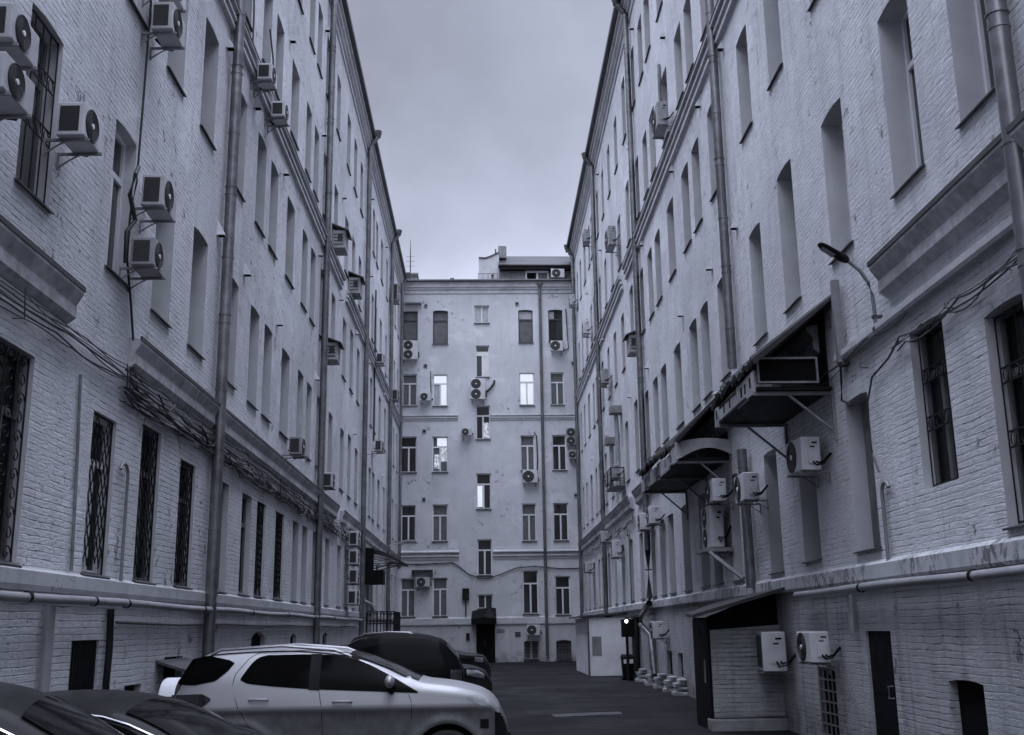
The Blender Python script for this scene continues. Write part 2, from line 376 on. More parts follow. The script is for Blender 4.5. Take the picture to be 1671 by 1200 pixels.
def grille_mesh(wd, h, kind):
    key = (round(wd, 2), round(h, 2), kind)
    if key in GR: return GR[key]
    m = MB(); x0, x1 = -wd/2+.02, wd/2-.02
    if kind == 'bars':
        n = 5
        for i in range(n): x = x0+(x1-x0)*i/(n-1); m.tube([(x, 0, .03), (x, 0, h-.03)], .009, 5)
        for z in (.04, h*.36, h*.66, h-.05, h*.36+.16, h*.66+.16): m.box(x0, x1, -.006, .006, z-.01, z+.01)
        for zc in (h*.36+.08, h*.66+.08):
            for i in range(n-1):
                xc = x0+(x1-x0)*(i+.5)/(n-1); rr = .07
                m.tube([(xc+.06*math.cos(a), 0, zc+rr*math.sin(a)) for a in [2*math.pi*j/12 for j in range(13)]], .007, 4)
    elif kind == 'diamond':
        st = .13; zz = -h
        for s_ in (1, -1):
            c = -3.
            while c < h+3:
                pts = []
                for i in range(13):
                    x = x0+(x1-x0)*i/12; z = c+s_*(x)*1.9+.03*math.sin(x*30)
                    if .02 < z < h-.02: pts.append((x, .004*s_, z))
                if len(pts) > 1: m.tube(pts, .008, 4)
                c += st*2
        for a, b in (((x0, 0, .01), (x0, 0, h-.01)), ((x1, 0, .01), (x1, 0, h-.01)), ((x0, 0, .01), (x1, 0, .01)), ((x0, 0, h-.01), (x1, 0, h-.01))): m.tube([a, b], .012, 4)
    elif kind == 'scroll':
        rnd = random.Random(3); nz = int(h/.19)
        for i in range(4):
            x = x0+(x1-x0)*i/3; m.tube([(x, 0, .02), (x, 0, h-.02)], .010, 4)
        for k in range(nz):
            for i in range(3):
                xc = x0+(x1-x0)*(i+.5)/3; zc = (k+.5)*h/nz; s_ = 1 if (i+k) % 2 else -1
                m.tube([(xc+s_*.10*(1-j/14)*math.cos(j*.6), .006, zc+.09*(1-j/14)*math.sin(j*.6)) for j in range(13)], .008, 4)
    elif kind == 'grid':
        for i in range(5): x = x0+(x1-x0)*i/4; m.box(x-.012, x+.012, -.008, .008, 0, h)
        for i in range(7): z = h*i/6; m.box(x0, x1, -.009, .009, z-.012, z+.012)
    o = m.build('grille', mBlack if kind != 'grid' else mTin); COL.objects.unlink(o); GR[key] = o; return o
def place(o, parent, loc, rz):
    c = o.copy(); COL.objects.link(c); c.parent = parent; c.matrix_local = Matrix.Translation(loc) @ Matrix.Rotation(rz, 4, 'Z'); return c
def window(par, side, a, b, c, d, rec, style, sw, gl, fr, gk=None, grec=.08, curtain=None):
    T = TT[side]; wd = round((b-a)/.05)*.05; h = round((d-c)/.05)*.05
    f, p, s_ = win_mesh(wd, h, style, 0, gl, fr)
    loc = T((a+b)/2, -rec, c)
    o = f.copy(); COL.objects.link(o); o.parent = par; o.matrix_local = Matrix.Translation(loc) @ Matrix.Rotation(RZ[side], 4, 'Z')
    o.scale = ((b-a)/wd, 1, (d-c)/h)
    q = p.copy(); COL.objects.link(q); q.parent = o
    if curtain:
        q.material_slots[0].link = 'OBJECT'; q.material_slots[0].material = curtain
    if sw:
        k = ('sill', round(wd, 2), round(rec+sw, 2))
        if k not in WC:
            m = MB(); x0, x1 = -wd/2-.03, wd/2+.03; y1 = rec+sw; y0 = rec+.001
            m.add([(x0+.032, .02, .035), (x1-.032, .02, .035), (x1-.032, y0, .0), (x0+.032, y0, .0)], [(0, 1, 2, 3)])
            m.add([(x0, y0, 0.0), (x1, y0, 0.0), (x1, y1, -.02), (x0, y1, -.02), (x0, y0, -.02), (x1, y0, -.02), (x1, y1, -.04), (x0, y1, -.04)],
                  [(0, 1, 2, 3), (7, 6, 5, 4), (3, 2, 6, 7), (0, 3, 7, 4), (1, 5, 6, 2)])
            so = m.build('sill', mSill); COL.objects.unlink(so); WC[k] = so
        z = WC[k].copy(); COL.objects.link(z); z.parent = o
    if gk:
        gm = grille_mesh(wd, h, gk).copy(); COL.objects.link(gm); gm.parent = o; gm.location = (0, rec-grec, 0)
    return o
def seen(T, a, b, c, d, m=160):
    P = [scr(T(u, 0, z)) for u in (a, b) for z in (c, d)]
    return any(-m < x < 1671+m and -m < y < 1200+m for x, y in P)

REV = .36
# ================================================================ LEFT WING
bl = thing('apartment_block', 'long painted brick wing on the left, thick cable bundle under its cornice', 'building', (0, 0, 0), 0, 'wings around the courtyard')
LC = [(7.4, 8.3), (10.4, 11.27), (13.1, 13.95), (15.02, 15.92), (17.0, 17.93), (19.62, 20.35), (21.5, 22.4), (22.95, 23.85), (25.05, 26.12), (27.35, 28.22), (28.8, 29.65), (30.62, 31.4), (33.05, 33.95), (35.85, 36.85), (37.95, 38.9), (40.1, 41.05), (42.4, 43.3), (45.1, 46.0), (46.6, 47.55), (48.95, 50.05), (51.85, 52.7), (54.3, 55.2), (57.1, 58.0), (59.3, 60.1)]
dz = lambda u: .0035*max(u-15, 0)
LR = [(2.5, 4.45, 0), (6.3, 8.34, .035), (10.12, 12.2, .04), (13.87, 15.9, .03), (17.8, 19.85, .05)]
opsL = []; winL = []
for i, (a, b) in enumerate(LC):
    for r, (c, d, ar) in enumerate(LR):
        e = dz(a); c2, d2 = c+e, d+e
        if r == 0 and i in (1, 3): d2 += .2
        if a > 31 and r in (1, 2) and i in (14,): d2 += .15
        if not seen(TL, a, b, c2, d2): continue
        opsL.append((a, b, c2, d2, ar)); winL.append((i, r, a, b, c2, d2))
wl = MB(); facade(wl, TL, -3, 61.9, 2.45, 21.1, opsL, REV, 0, 1); wl.build('wall', [mWL, mRev], bl)
bw = MB(); bo = [(12.97, 13.9, .05, 1.73, 0), (14.98, 15.7, .45, 1.13, 0), (16.74, 17.76, .6, 1.45, 0), (22.9, 24.3, 1.2, 1.8, .12), (27.5, 28.4, 1.1, 1.75, .1), (33, 34, 1.1, 1.75, .1)]
facade(bw, TL, -3, 61.9, -.2, 2.26, bo, .3)
bw.build('basement_wall', mLow, bl)
lg = MB(); molding(lg, TL, -3, 61.9, [(-.1, 2.24), (.07, 2.24), (.085, 2.30), (.085, 2.44), (0, 2.48), (-.1, 2.48)]); lg.build('ledge', mLedgeL, bl)
def solid(T, u0, u1, top, far): 
    m = MB(); m.box(u0, u1, -.62, far, -.2, top, T=T); return m
solid(TL, -3, 61.9, 21.2, -12).build('core', mCornF, bl)
# basement door and openings
d = MB(); d.box(12.97, 13.9, -.09, -.04, .06, 1.73, T=TL); 
for k in range(9): d.box(13.0+k*.1, 13.08+k*.1, -.04, -.025, .1, 1.68, T=TL)
d.build('basement_door', mDoor, bl)
for (a, b, c, e, _) in bo[1:]:
    m = MB(); m.box(a, b, -.14, -.10, c, e, T=TL); m.build('basement_window', mInk, bl)
# cornice (two ledges) with breaks at the stair bays
def cornice_low(T, par, segs, z0, H, p, mt):
    for a, b in segs:
        m = MB(); q = lambda *l: [(w_*p, z0+H*z) for w_, z in l]
        molding(m, T, a, b, q((0, .04), (.16, .06), (.52, .18), (.56, .20), (.56, .46), (.52, .50), (.58, .56), (.94, .80), (.97, .82), (.97, .93), (0, 1.0)))
        m.build('cornice', mt, par)
        m = MB(); m.box(a-.01, b+.02, p*.9, p*1.04, z0+H*.9, z0+H*1.03, T=T); m.build('cornice_flashing', mTinD, par)
cornice_low(TL, bl, [(-3, 12.05), (14.2, 34.9), (36.2, 61.5)], 5.22, .44, .17, mCornG)
m = MB()
for a, b in ((14.25, 35.0), (36.3, 61.5)):
    molding(m, TL, a, b, [(0, 12.92), (.09, 12.93), (.09, 13.0), (.03, 13.01), (.03, 13.07), (.12, 13.08), (.12, 13.15), (.06, 13.16), (.06, 13.22), (.17, 13.23), (.17, 13.28), (0, 13.33)])
    m.box(a, b, .12, .185, 13.285, 13.305, 1, T=TL)
m.build('string_course', [mCorn, mTinD], bl)
def eaves(T, par, u0, u1, z0, H, p):
    m = MB(); q = lambda *l: [(w_*p, z0+H*z) for w_, z in l]
    molding(m, T, u0, u1, q((-.5, 0), (.12, .0), (.14, .06), (.10, .08), (.10, .28), (.28, .30), (.28, .38), (.22, .40), (.50, .48), (.50, .64), (.46, .66), (.70, .68), (.70, .79), (-.5, .79)))
    m.build('roof_cornice', mCorn, par)
    m = MB(); molding(m, T, u0, u1, q((-.5, .80), (.66, .80), (.70, .84), (1.08, .86), (1.10, 1.02), (.9, 1.05), (-.5, 1.3))); m.build('gutter', mTinD, par)
    m = MB(); molding(m, T, u0, u1, [(-.12, z0+H*.9), (p*.85, z0+H*1.03), (p*.85, z0+H*1.06), (-6, z0+H+2.2), (-12, z0+H), (-6, z0+H-.1)]); m.build('roof', mRoof, par)
eaves(TL, bl, -3, 61.9, 21.05, .85, .36)
for i, r, a, b, c, d_ in winL:
    gk = None; fr = mFrameD; st = 'T'
    if r == 0: gk = {1: 'scroll', 2: 'diamond', 3: 'diamond', 4: 'diamond'}.get(i, 'diamond' if i in (7, 8) else None)
    if r == 1 and i == 1: gk = 'bars'
    if i in (2, 13): fr = mFrameW
    rec = .13 if (r == 0 and i < 9) else .17 if i == 2 else .20 if i == 1 else .30
    o = window(bl, 'L', a, b, c, d_, rec, st, .055 if r else .05, mGlD if r == 0 else mGl, fr, gk, .05, mCurtD if (i*7+r*3) % 5 == 0 else None)
# vents
def hood(T, par, u, z):
    m = MB(); w_ = .075; h = .3
    m.add([T(u-w_, 0, z), T(u+w_, 0, z), T(u+w_, .15, z), T(u-w_, .15, z), T(u, .0, z+h)], [(0, 1, 2, 3), (3, 2, 4), (0, 3, 4), (1, 4, 2)])
    m.add([T(u-w_*.8, .02, z-.004), T(u+w_*.8, .02, z-.004), T(u+w_*.8, .13, z-.004), T(u-w_*.8, .13, z-.004)], [(0, 1, 2, 3)], 1)
    return m.build('vent_hood', [mCorn, mInk], par)
for u, z in [(24.6, 16.1), (21.0, 12.45), (18.5, 12.4), (18.53, 8.71), (24.4, 12.45), (20.74, 8.70), (30.15, 19.7), (30.12, 16.2), (24.3, 8.67), (35.0, 16.2), (39.5, 12.6), (39.5, 8.8), (44.1, 12.6), (44.2, 8.8), (44.1, 16.4), (44.1, 19.9), (51.0, 8.8), (51.0, 12.7), (51.0, 20.2), (34.8, 12.5), (30.1, 8.7), (30.1, 12.4)]:
    hood(TL, bl, u, z)
# downpipes
def downpipe(T, par, u, z0, z1, r=.1, off=.15, funnel=True, foot=None, mt=None, sway=0):
    m = MB(); pts = []
    if foot: pts += [T(*p) for p in foot]
    pts += [T(u, off, z0+.05)]
    z = z0+1.5; k = 0
    while z < z1-1: pts.append(T(u+sway*math.sin(z*.7), off, z)); z += 1.6
    top = z1-.5
    pts += [T(u, off, top)]
    if funnel: pts += [T(u, off+.05, top+.10), T(u, off+.30, top+.42)]
    m.tube(pts, r, 14)
    z = z0+.9; k = 0
    while z < top:
        m.lathe([(r*1.0, -.02), (r*1.09, -.018), (r*1.09, .018), (r*1.0, .02)], 14, lambda x, a, y, z=z: T(u+x+sway*math.sin(z*.7), off+y, z+a))
        if k % 2: 
            m.tube([T(u+.0, off, z+.15), T(u+.25, .0, z+.16)], .012, 5); m.lathe([(r*1.0, -.012), (r*1.14, -.012), (r*1.14, .012), (r*1.0, .012)], 12, lambda x, a, y, z=z: T(u+x, off+y, z+.15+a))
        z += 1.22; k += 1
    ob = m.build('drainpipe', mt or mPipe, par, smooth=True)
    if funnel:
        m = MB(); m.lathe([(.001, 0), (r*1.1, .0), (r*1.2, .06), (r*1.55, .2), (r*1.6, .28), (r*1.4, .28)], 12, lambda x, a, y: T(u+x, off+.32+y, top+.40+a)); m.build('hopper', mTinD, ob, smooth=True)
    return ob
downpipe(TL, bl, 18.75, .15, 21.9); downpipe(TL, bl, 30.75, .15, 21.9); downpipe(TL, bl, 42.0, .15, 21.9); downpipe(TL, bl, 53.6, .15, 21.9); downpipe(TL, bl, 60.6, 5, 21.9, .085)

# ================================================================ RIGHT WING
brt = thing('apartment_block', 'long painted brick wing on the right, ragged dark canopies on its wall', 'building', (0, 0, 0), 0, 'wings around the courtyard')
RCc = [(7.2, 8.1), (9.85, 10.78), (11.8, 12.77), (14.4, 15.35), (17.05, 17.97), (19.3, 20.2), (22.45, 23.3), (24.4, 25.35), (25.85, 26.85), (28.2, 29.28), (30.65, 31.7), (32.3, 33.25), (34.3, 35.1), (36.9, 37.85), (39.65, 40.6), (42.3, 43.2), (44.85, 45.7), (47.3, 48.15), (50.0, 51.1), (51.7, 52.6), (54.2, 55.3), (57.0, 57.9), (59.2, 60.0)]
RR = [(2.72, 4.92, .03), (7.08, 9.30, .045), (11.33, 13.5, .05), (15.43, 17.52, .04), (19.55, 21.72, .05)]
opsR = []; winR = []
for i, (a, b) in enumerate(RCc):
    for r, (c, d_, ar) in enumerate(RR):
        if r == 0:
            if i == 2: c, d_ = 3.34, 5.27
            elif i == 3: c, d_ = 2.79, 4.92
            elif i == 4: c, d_ = 2.80, 4.75
        if r and i <= 4: d_ += .28 if i != 3 else 0.05; 
        if i in (13,) and r: c, d_ = c+.0, d_+.25
        if not seen(TR, a, b, c, d_): continue
        opsR.append((a, b, c, d_, ar)); winR.append((i, r, a, b, c, d_))
m = MB(); facade(m, TR, -3, 62.0, 2.58, 23.0, opsR, REV+.04, 0, 1); m.build('wall', [mWR, mRev], brt)
bo2 = [(11.76, 12.66, -.05, 1.18, .03), (14.36, 15.33, .0, 1.70, 0), (16.85, 17.75, .12, 1.15, 0), (26.0, 27.0, .5, 1.2, 0), (30.2, 31.0, .42, 1.08, 0), (32.0, 32.9, .42, 1.10, 0), (35.9, 36.6, .42, 1.12, 0)]
m = MB(); facade(m, TR, -3, 62, -.2, 2.36, bo2, .3); m.build('basement_wall', mLowR, brt)
m = MB(); molding(m, TR, -3, 62, [(-.1, 2.34), (.08, 2.34), (.10, 2.38), (.10, 2.56), (0, 2.62), (-.1, 2.62)]); m.build('ledge', mLedge, brt)
solid(TR, -3, 62, 23.1, -12).build('core', mCornF, brt)
for (a, b, c, e, _) in bo2[:1]+bo2[3:]:
    m = MB(); m.box(a, b, -.14, -.10, max(c, 0), e, T=TR); o = m.build('basement_window', mInk, brt)
m = MB(); m.box(14.36, 15.33, -.08, -.04, .0, 1.70, T=TR); m.box(14.44, 15.25, -.04, -.028, .9, 1.6, T=TR); m.box(14.44, 15.25, -.04, -.028, .1, .8, T=TR); dr = m.build('basement_door', mDoor, brt)
m = MB(); m.tube([TR(14.5, -.03, .85), TR(14.5, .04, .85), TR(14.5, .04, 1.0), TR(14.5, -.03, 1.0)], .012, 6); m.build('handle', mTin, dr)
gmn = grille_mesh(.9, 1.0, 'grid').copy(); COL.objects.link(gmn); gmn.name = 'basement_grille'; gmn.parent = brt; gmn.matrix_local = Matrix.Translation(TR(17.3, -.02, .13)) @ Matrix.Rotation(RZ['R'], 4, 'Z')
m = MB(); m.box(16.85, 17.75, -.14, -.10, .1, 1.15, T=TR); m.build('basement_window', mInk, brt)
cornice_low(TR, brt, [(-3, 13.3), (16.2, 37.6), (38.9, 61.6)], 5.86, .50, .23, mCornG)
m = MB(); molding(m, TR, -3, 15.3, [(0, 5.50), (.10, 5.50), (.12, 5.54), (.12, 5.62), (.03, 5.68), (0, 5.70)]); m.build('string_course', mCorn, brt)
m = MB()
for a, b in ((14, 38.3), (39.4, 61.6)):
    molding(m, TR, a, b, [(0, 14.32), (.10, 14.33), (.10, 14.43), (.03, 14.44), (.03, 14.52), (.14, 14.53), (.14, 14.62), (.07, 14.63), (.07, 14.70), (.20, 14.71), (.20, 14.79), (0, 14.86)])
    m.box(a, b, .14, .215, 14.795, 14.82, 1, T=TR)
m.build('string_course', [mCorn, mTinD], brt)
eaves(TR, brt, -3, 62, 22.95, 1.0, .42)
for i, r, a, b, c, d_ in winR:
    gk = None
    if r == 0 and i in (1, 2): gk = 'bars'
    fr = mFrameW if (r == 1 and i in (1, 2, 3)) else mFrameD
    rec = .34; wc = c; sw = .055
    if r == 0 and i == 2:
        wc = 3.34; rec = .16; sw = 0; m = MB(); m.box(a, b, -.39, -.20, c, wc, T=TR); m.build('niche', mRev, brt)
    if r == 0 and i == 1: rec = .18
    if r == 0 and i == 3: rec = .26
    if r == 0 and i == 3: m = MB(); m.box(a+.05, b-.05, -.25, -.22, c+.05, d_-.05, T=TR); m.build('boarding', mBoard, brt)
    window(brt, 'R', a, b, wc, d_, rec, 'T', sw, mGl if r else mGlD, fr, gk, .10, mCurtD if (i*5+r*3) % 6 == 0 else None)
for u, z in [(21.26, 14.0), (23.93, 14.0), (27.88, 14.05), (28.1, 18.3), (21.08, 9.79), (23.7, 9.78), (27.6, 9.8), (34.0, 14.1), (34.0, 9.9), (35.8, 18.4), (38.5, 9.9), (46.6, 14.2), (46.5, 18.4), (46.6, 9.9), (53.5, 14.2), (53.4, 18.5), (53.5, 9.9), (34.0, 22.1), (46.5, 22.1)]:
    hood(TR, brt, u, z)
downpipe(TR, brt, 9.44, 2.9, 23.6); downpipe(TR, brt, 21.65, 6.9, 23.7, funnel=True)
m = MB(); m.tube([TR(21.3, .15, 5.2), TR(21.25, .15, 4.0), TR(21.2, .15, 2.5)], .1, 12); m.build('drainpipe', mPipe, brt, smooth=True)
downpipe(TR, brt, 34.9, 2.65, 23.7, foot=[(34.55, .15, .35), (34.99, .15, 1.5), (36.7, .22, 1.85), (36.4, .22, 2.18), (34.6, .22, 2.5)])
downpipe(TR, brt, 48.1, .1, 23.7); downpipe(TR, brt, 60.9, .1, 23.7)
# plinth stubs along the wall foot
for k, u in enumerate((30.0, 31.6, 33.4, 35.3, 37.6)):
    m = MB(); s_ = .28
    for j, (w_, z) in enumerate(((.34, .10), (.28, .22), (.30, .32), (.2, .42))):
        m.box(u-s_, u+s_, -.05, w_, [0, .10, .22, .32][j], z, T=TR)
    m.build('plinth_stub', mStub, brt, bevel=.008)

# ================================================================ BACK BUILDING
bb = thing('apartment_house', 'pale five storey house closing the far end of the yard', 'building', (0, 0, 0), 0)
BW = [  # u0,u1,z0,z1,style,pane,frame,arch
 (-4.38, -3.52, 18.13, 20.02, 'S', mCurtD, mFrameB, .0), (-2.63, -1.75, 18.02, 20.06, 'S', mCurtD, mFrameB, .05), (2.39, 3.24, 18.07, 20.07, 'S', mCurtD, mFrameB, .05), (4.16, 5.0, 18.1, 20.08, 'S', None, mFrameB, .05),
 (-.2, .68, 19.28, 20.35, 'C', mCurt, mFrameW, 0), (-.13, .66, 16.02, 17.91, 'T', 'half', mFrameW, 0),
 (-4.39, -3.54, 14.35, 16.22, 'T', mCurtD, mFrameW, 0), (-2.61, -1.77, 14.32, 16.21, 'T', None, mFrameW, .04), (2.4, 3.25, 14.33, 16.25, 'T', None, mFrameW, 0), (4.19, 4.99, 14.34, 16.26, 'T', mCurtD, mFrameW, 0),
 (-.14, .68, 12.36, 14.32, 'T', None, mFrameW, 0),
 (-4.43, -3.53, 10.48, 12.55, 'T', None, mFrameW, 0), (-2.64, -1.75, 10.49, 12.54, 'T', mCurtD, mFrameW, 0), (2.4, 3.21, 10.54, 12.56, 'T', mCurtD, mFrameW, 0), (4.22, 5.03, 10.53, 12.57, 'T', None, mFrameW, 0),
 (-.14, .69, 8.37, 10.38, 'T', 'half', mFrameW, 0),
 (-4.38, -3.55, 6.6, 8.63, 'T', None, mFrameW, 0), (-2.62, -1.76, 6.58, 8.65, 'T', mCurtD, mFrameW, 0), (2.42, 3.23, 6.55, 8.65, 'T', mCurtD, mFrameW, 0), (4.19, 5.04, 6.55, 8.67, 'T', None, mFrameW, 0),
 (-.1, .72, 4.68, 6.67, 'T', None, mFrameW, 0),
 (-4.37, -3.55, 2.47, 4.57, 'T', mCurtD, mFrameW, 0), (-2.59, -1.77, 2.48, 4.58, 'T', mCurtD, mFrameW, 0), (2.41, 3.27, 2.55, 4.92, 'T', None, mFrameW, 0), (4.21, 5.05, 2.47, 4.59, 'T', None, mFrameW, 0),
 (-.1, .74, 2.87, 3.64, 'C', None, mFrameW, 0), (2.42, 3.25, .12, 1.13, 'C', mCurtD, mFrameW, .06), (4.2, 5.04, .12, 1.13, 'C', mCurtD, mFrameD, .06)]
GLOW = {(-2.61, 14.32): [(.07, .93, .73, .96, mRefl), (.52, .93, .04, .68, mRefl), (.07, .46, .04, .68, mCurt)], (2.4, 14.33): [(.07, .93, .73, .96, mRefl), (.07, .93, .04, .68, mRefl)],
        (-2.64, 10.49): [(.3, .93, .73, .96, mRefl), (.12, .46, .1, .5, mRefl3), (.55, .93, .3, .68, mRefl3)], (-.14, 12.36): [(.55, .93, .05, .5, mRefl3)], (-.14, 8.37): [(.07, .42, .06, .66, mRefl)],
        (-.13, 16.02): [(.52, .93, .04, .68, mRefl2), (.07, .93, .72, .82, mRefl2)], (2.39, 18.07): [(.07, .93, .73, .96, mCurt)], (4.16, 18.1): [(.07, .4, .73, .96, mCurt)]}
ops = [(b[0], b[1], b[2], b[3], b[7]) for b in BW]
m = MB(); facade(m, TB, -4.9, 6.0, 2.06, 21.1, [o for o in ops if o[2] > 2], .2); m.build('wall', mWB, bb)
m = MB(); facade(m, TB, -4.9, 6.0, -.2, 2.06, [o for o in ops if o[2] < 2]+[(-.19, .85, 0, 2.05, 0)], .2); m.build('basement_wall', mLowB, bb)
for a, b in ((-4.9, -.42), (.9, 6.0)):
    m = MB(); molding(m, TB, a, b, [(-.05, 2.0), (.06, 2.0), (.08, 2.05), (.08, 2.36), (0, 2.42), (-.05, 2.42)]); m.build('ledge', mCorn, bb)
for a, b in ((-4.9, -1.13), (.77, 6.0)):
    m = MB(); molding(m, TB, a, b, [(0, 5.56), (.04, 5.56), (.05, 5.68), (.12, 5.72), (.12, 5.76), (.05, 5.82), (.05, 5.88), (.18, 5.95), (.18, 6.0), (0, 6.08)]); m.build('cornice', mCorn, bb)
for a, b in ((-4.9, -1.17), (.66, 6.0)):
    m = MB(); molding(m, TB, a, b, [(0, 13.45), (.04, 13.46), (.05, 13.55), (.09, 13.58), (.09, 13.63), (.04, 13.66), (.11, 13.72), (.11, 13.76), (0, 13.8)]); m.build('string_course', mCorn, bb)
m = MB(); molding(m, TB, -4.9, 6.0, [(-.3, 21.05), (.05, 21.08), (.05, 21.25), (.12, 21.32), (.12, 21.38), (.2, 21.45), (.2, 21.68), (.3, 21.72), (-.3, 21.72)]); m.build('roof_cornice', mCorn, bb)
m = MB(); molding(m, TB, -4.9, 6.0, [(-.3, 21.73), (.36, 21.73), (.40, 21.78), (.38, 21.86), (-.3, 21.9)]); m.build('gutter', mTinD, bb)
m = MB(); m.box(-4.9, 6.0, -.5, -14, -.2, 21.7, T=TB); m.build('core', mCornF, bb)
m = MB(); m.add([TB(-4.9, .3, 21.87), TB(6, .3, 21.87), TB(6, -7, 23.0), TB(-4.9, -7, 23.0), TB(-4.9, -14, 21.8), TB(6, -14, 21.8)], [(0, 1, 2, 3), (3, 2, 5, 4)]); m.build('roof', mRoof, bb)
for b in BW:
    a0, a1, c, d_, st, cu, fr, ar = b
    cm = {'glowing': mRefl, 'dim': mRefl2, 'half': None}.get(cu, cu) if isinstance(cu, str) or cu is None else cu
    o = window(bb, 'B', a0, a1, c, d_, .13 if c > 2 else .16, st, .09, mGl, fr, 'bars' if c < 1 else None, .05, cm)
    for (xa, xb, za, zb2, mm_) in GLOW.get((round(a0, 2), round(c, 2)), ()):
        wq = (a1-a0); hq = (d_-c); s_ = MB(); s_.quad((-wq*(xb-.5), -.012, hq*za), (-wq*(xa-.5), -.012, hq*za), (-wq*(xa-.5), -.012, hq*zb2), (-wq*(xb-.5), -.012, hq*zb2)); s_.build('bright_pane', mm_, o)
    if 0:
        s_ = MB()
        if c > 15: s_.quad((-.36, -.012, .08), (-.05, -.012, .08), (-.05, -.012, 1.28), (-.36, -.012, 1.28))
        else: s_.quad((.06, -.012, .1), (.34, -.012, .1), (.34, -.012, 1.35), (.06, -.012, 1.35))
        s_.build('glow_quad', mRefl2, o)
m = MB(); m.box(-.17, .83, -.2, -.14, 0, 2.04, T=TB); m.box(-.12, .30, -.14, -.12, .1, 1.95, T=TB); m.box(.35, .78, -.14, -.12, .1, 1.95, T=TB); dd = m.build('entrance_door', mDoor, bb)
m = MB(); m.tube([TB(.27, -.11, .95), TB(.27, -.06, .95), TB(.27, -.06, 1.15), TB(.27, -.11, 1.15)], .015, 6); m.build('handle', mTin, dd)
# door hood: a tent shaped dark awning
m = MB()
m.add([TB(-.42, 0, 2.75), TB(.9, 0, 2.89), TB(-.46, .75, 2.30), TB(.92, .75, 2.33), TB(-.46, .75, 2.03), TB(.92, .75, 2.05), TB(-.42, 0, 2.05), TB(.9, 0, 2.05), TB(.55, .35, 2.95), TB(.2, .75, 2.42)],
      [(0, 2, 9), (0, 9, 8), (8, 9, 3), (8, 3, 1), (0, 8, 1), (2, 4, 5, 3, 9), (0, 6, 4, 2), (1, 3, 5, 7), (6, 7, 5, 4)])
m.build('door_hood', mDoor, bb)
m = MB(); m.tube([TB(3.7, .14, .3), TB(3.68, .14, 4), TB(3.68, .14, 12), TB(3.68, .14, 21.3), TB(3.68, .2, 21.6)], .085, 12)
for z in np.arange(1.2, 21, 1.5): m.lathe([(.085, -.02), (.1, -.018), (.1, .018), (.085, .02)], 12, lambda x, a, y, z=z: TB(3.68+x, .14+y, z+a))
m.lathe([(.08, 0), (.11, .1), (.19, .2), (.19, .3), (.1, .3)], 12, lambda x, a, y: TB(3.68+x, .2+y, 21.35+a)); m.build('drainpipe', mPipe, bb, smooth=True)
for u, z in ((-3.05, 20.35), (-3.05, 16.7), (-3.1, 12.85), (-3.1, 8.95), (2.32, 20.45), (5.5, 20.4), (5.55, 16.8), (5.5, 9.1)):
    m = MB(); m.box(u-.1, u+.1, 0, .06, z-.1, z+.1, T=TB); m.box(u-.06, u+.06, .06, .065, z-.06, z+.03, mi=1, T=TB); m.build('vent_cover', [mConc, mInk], bb)
m = MB(); m.box(-4.3, -3.3, 0, .3, 20.42, 20.5, T=TB); m.build('window_hood', mTin, bb)
# dormer on the roof
dm = MB(); dm.box(1.29, 5.7, -.25, -4, 21.85, 22.8, T=TB); dmo = dm.build('dormer', mConc, bb)
m = MB(); m.add([TB(1.25, .15, 22.85), TB(5.75, .15, 22.82), TB(5.75, -1.6, 23.95), TB(1.35, -1.6, 23.97), TB(1.25, .15, 22.78), TB(5.75, .15, 22.76), TB(5.75, -4, 22.8), TB(1.25, -4, 22.8)],
      [(0, 1, 2, 3), (0, 4, 5, 1), (3, 2, 6, 7), (0, 3, 7, 4), (1, 5, 6, 2), (4, 7, 6, 5)]); m.build('dormer_roof', mRoof, dmo)
m = MB(); m.box(1.35, 5.7, -.25, .1, 22.55, 22.75, T=TB); m.build('fascia', mDoor, dmo)
m = MB(); m.box(2.86, 4.25, -.245, -.19, 21.92, 22.56, T=TB); m.box(2.95, 3.5, -.19, -.185, 22.0, 22.42, mi=1, T=TB); m.box(3.62, 4.17, -.19, -.185, 22.0, 22.42, mi=2, T=TB); m.build('dormer_window', [mFrameW, mInk, mCurtD], dmo)
m = MB()
A = [TB(.08, -.3, 21.85), TB(.08, -.3, 23.35)]; pr = [(.08, 23.38), (.5, 23.36), (.85, 23.5), (1.3, 23.72)]
m.strip([TB(u, -.3, 21.85) for u, z in pr], [TB(u, -.3, z) for u, z in pr]); m.strip([TB(u, -.3, z) for u, z in pr], [TB(u, -3, z) for u, z in pr]); m.quad(TB(.08, -.3, 21.85), TB(.08, -.3, 23.38), TB(.08, -3, 23.38), TB(.08, -3, 21.85)); m.build('dormer_cheek', mTarp, bb)
m = MB(); m.strip([TB(u, -.25, z) for u, z in pr], [TB(u, -.25, z+.08) for u, z in pr]); m.strip([TB(u, -.25, z+.08) for u, z in pr], [TB(u, -3, z+.08) for u, z in pr]); m.build('cheek_cap', mTinD, bb)
m = MB(); m.box(1.27, 1.76, -.6, -1.2, 23.5, 24.3, T=TB); m.build('chimney', mConc, bb, bevel=.05)
m = MB(); m.box(-4.53, -3.6, -.5, -1.4, 21.8, 22.35, T=TB); m.box(-4.6, -3.55, -.45, -1.45, 22.35, 22.5, mi=1, T=TB); m.build('chimney', [mConc, mTinD], bb)
m = MB()
for u in np.linspace(-4.6, -3.5, 6): m.tube([TB(u, .25, 21.85), TB(u, .25, 22.3)], .012, 5)
m.tube([TB(-4.6, .25, 22.3), TB(-3.5, .25, 22.3)], .014, 5); m.tube([TB(-4.6, .25, 22.1), TB(-3.5, .25, 22.1)], .012, 5)
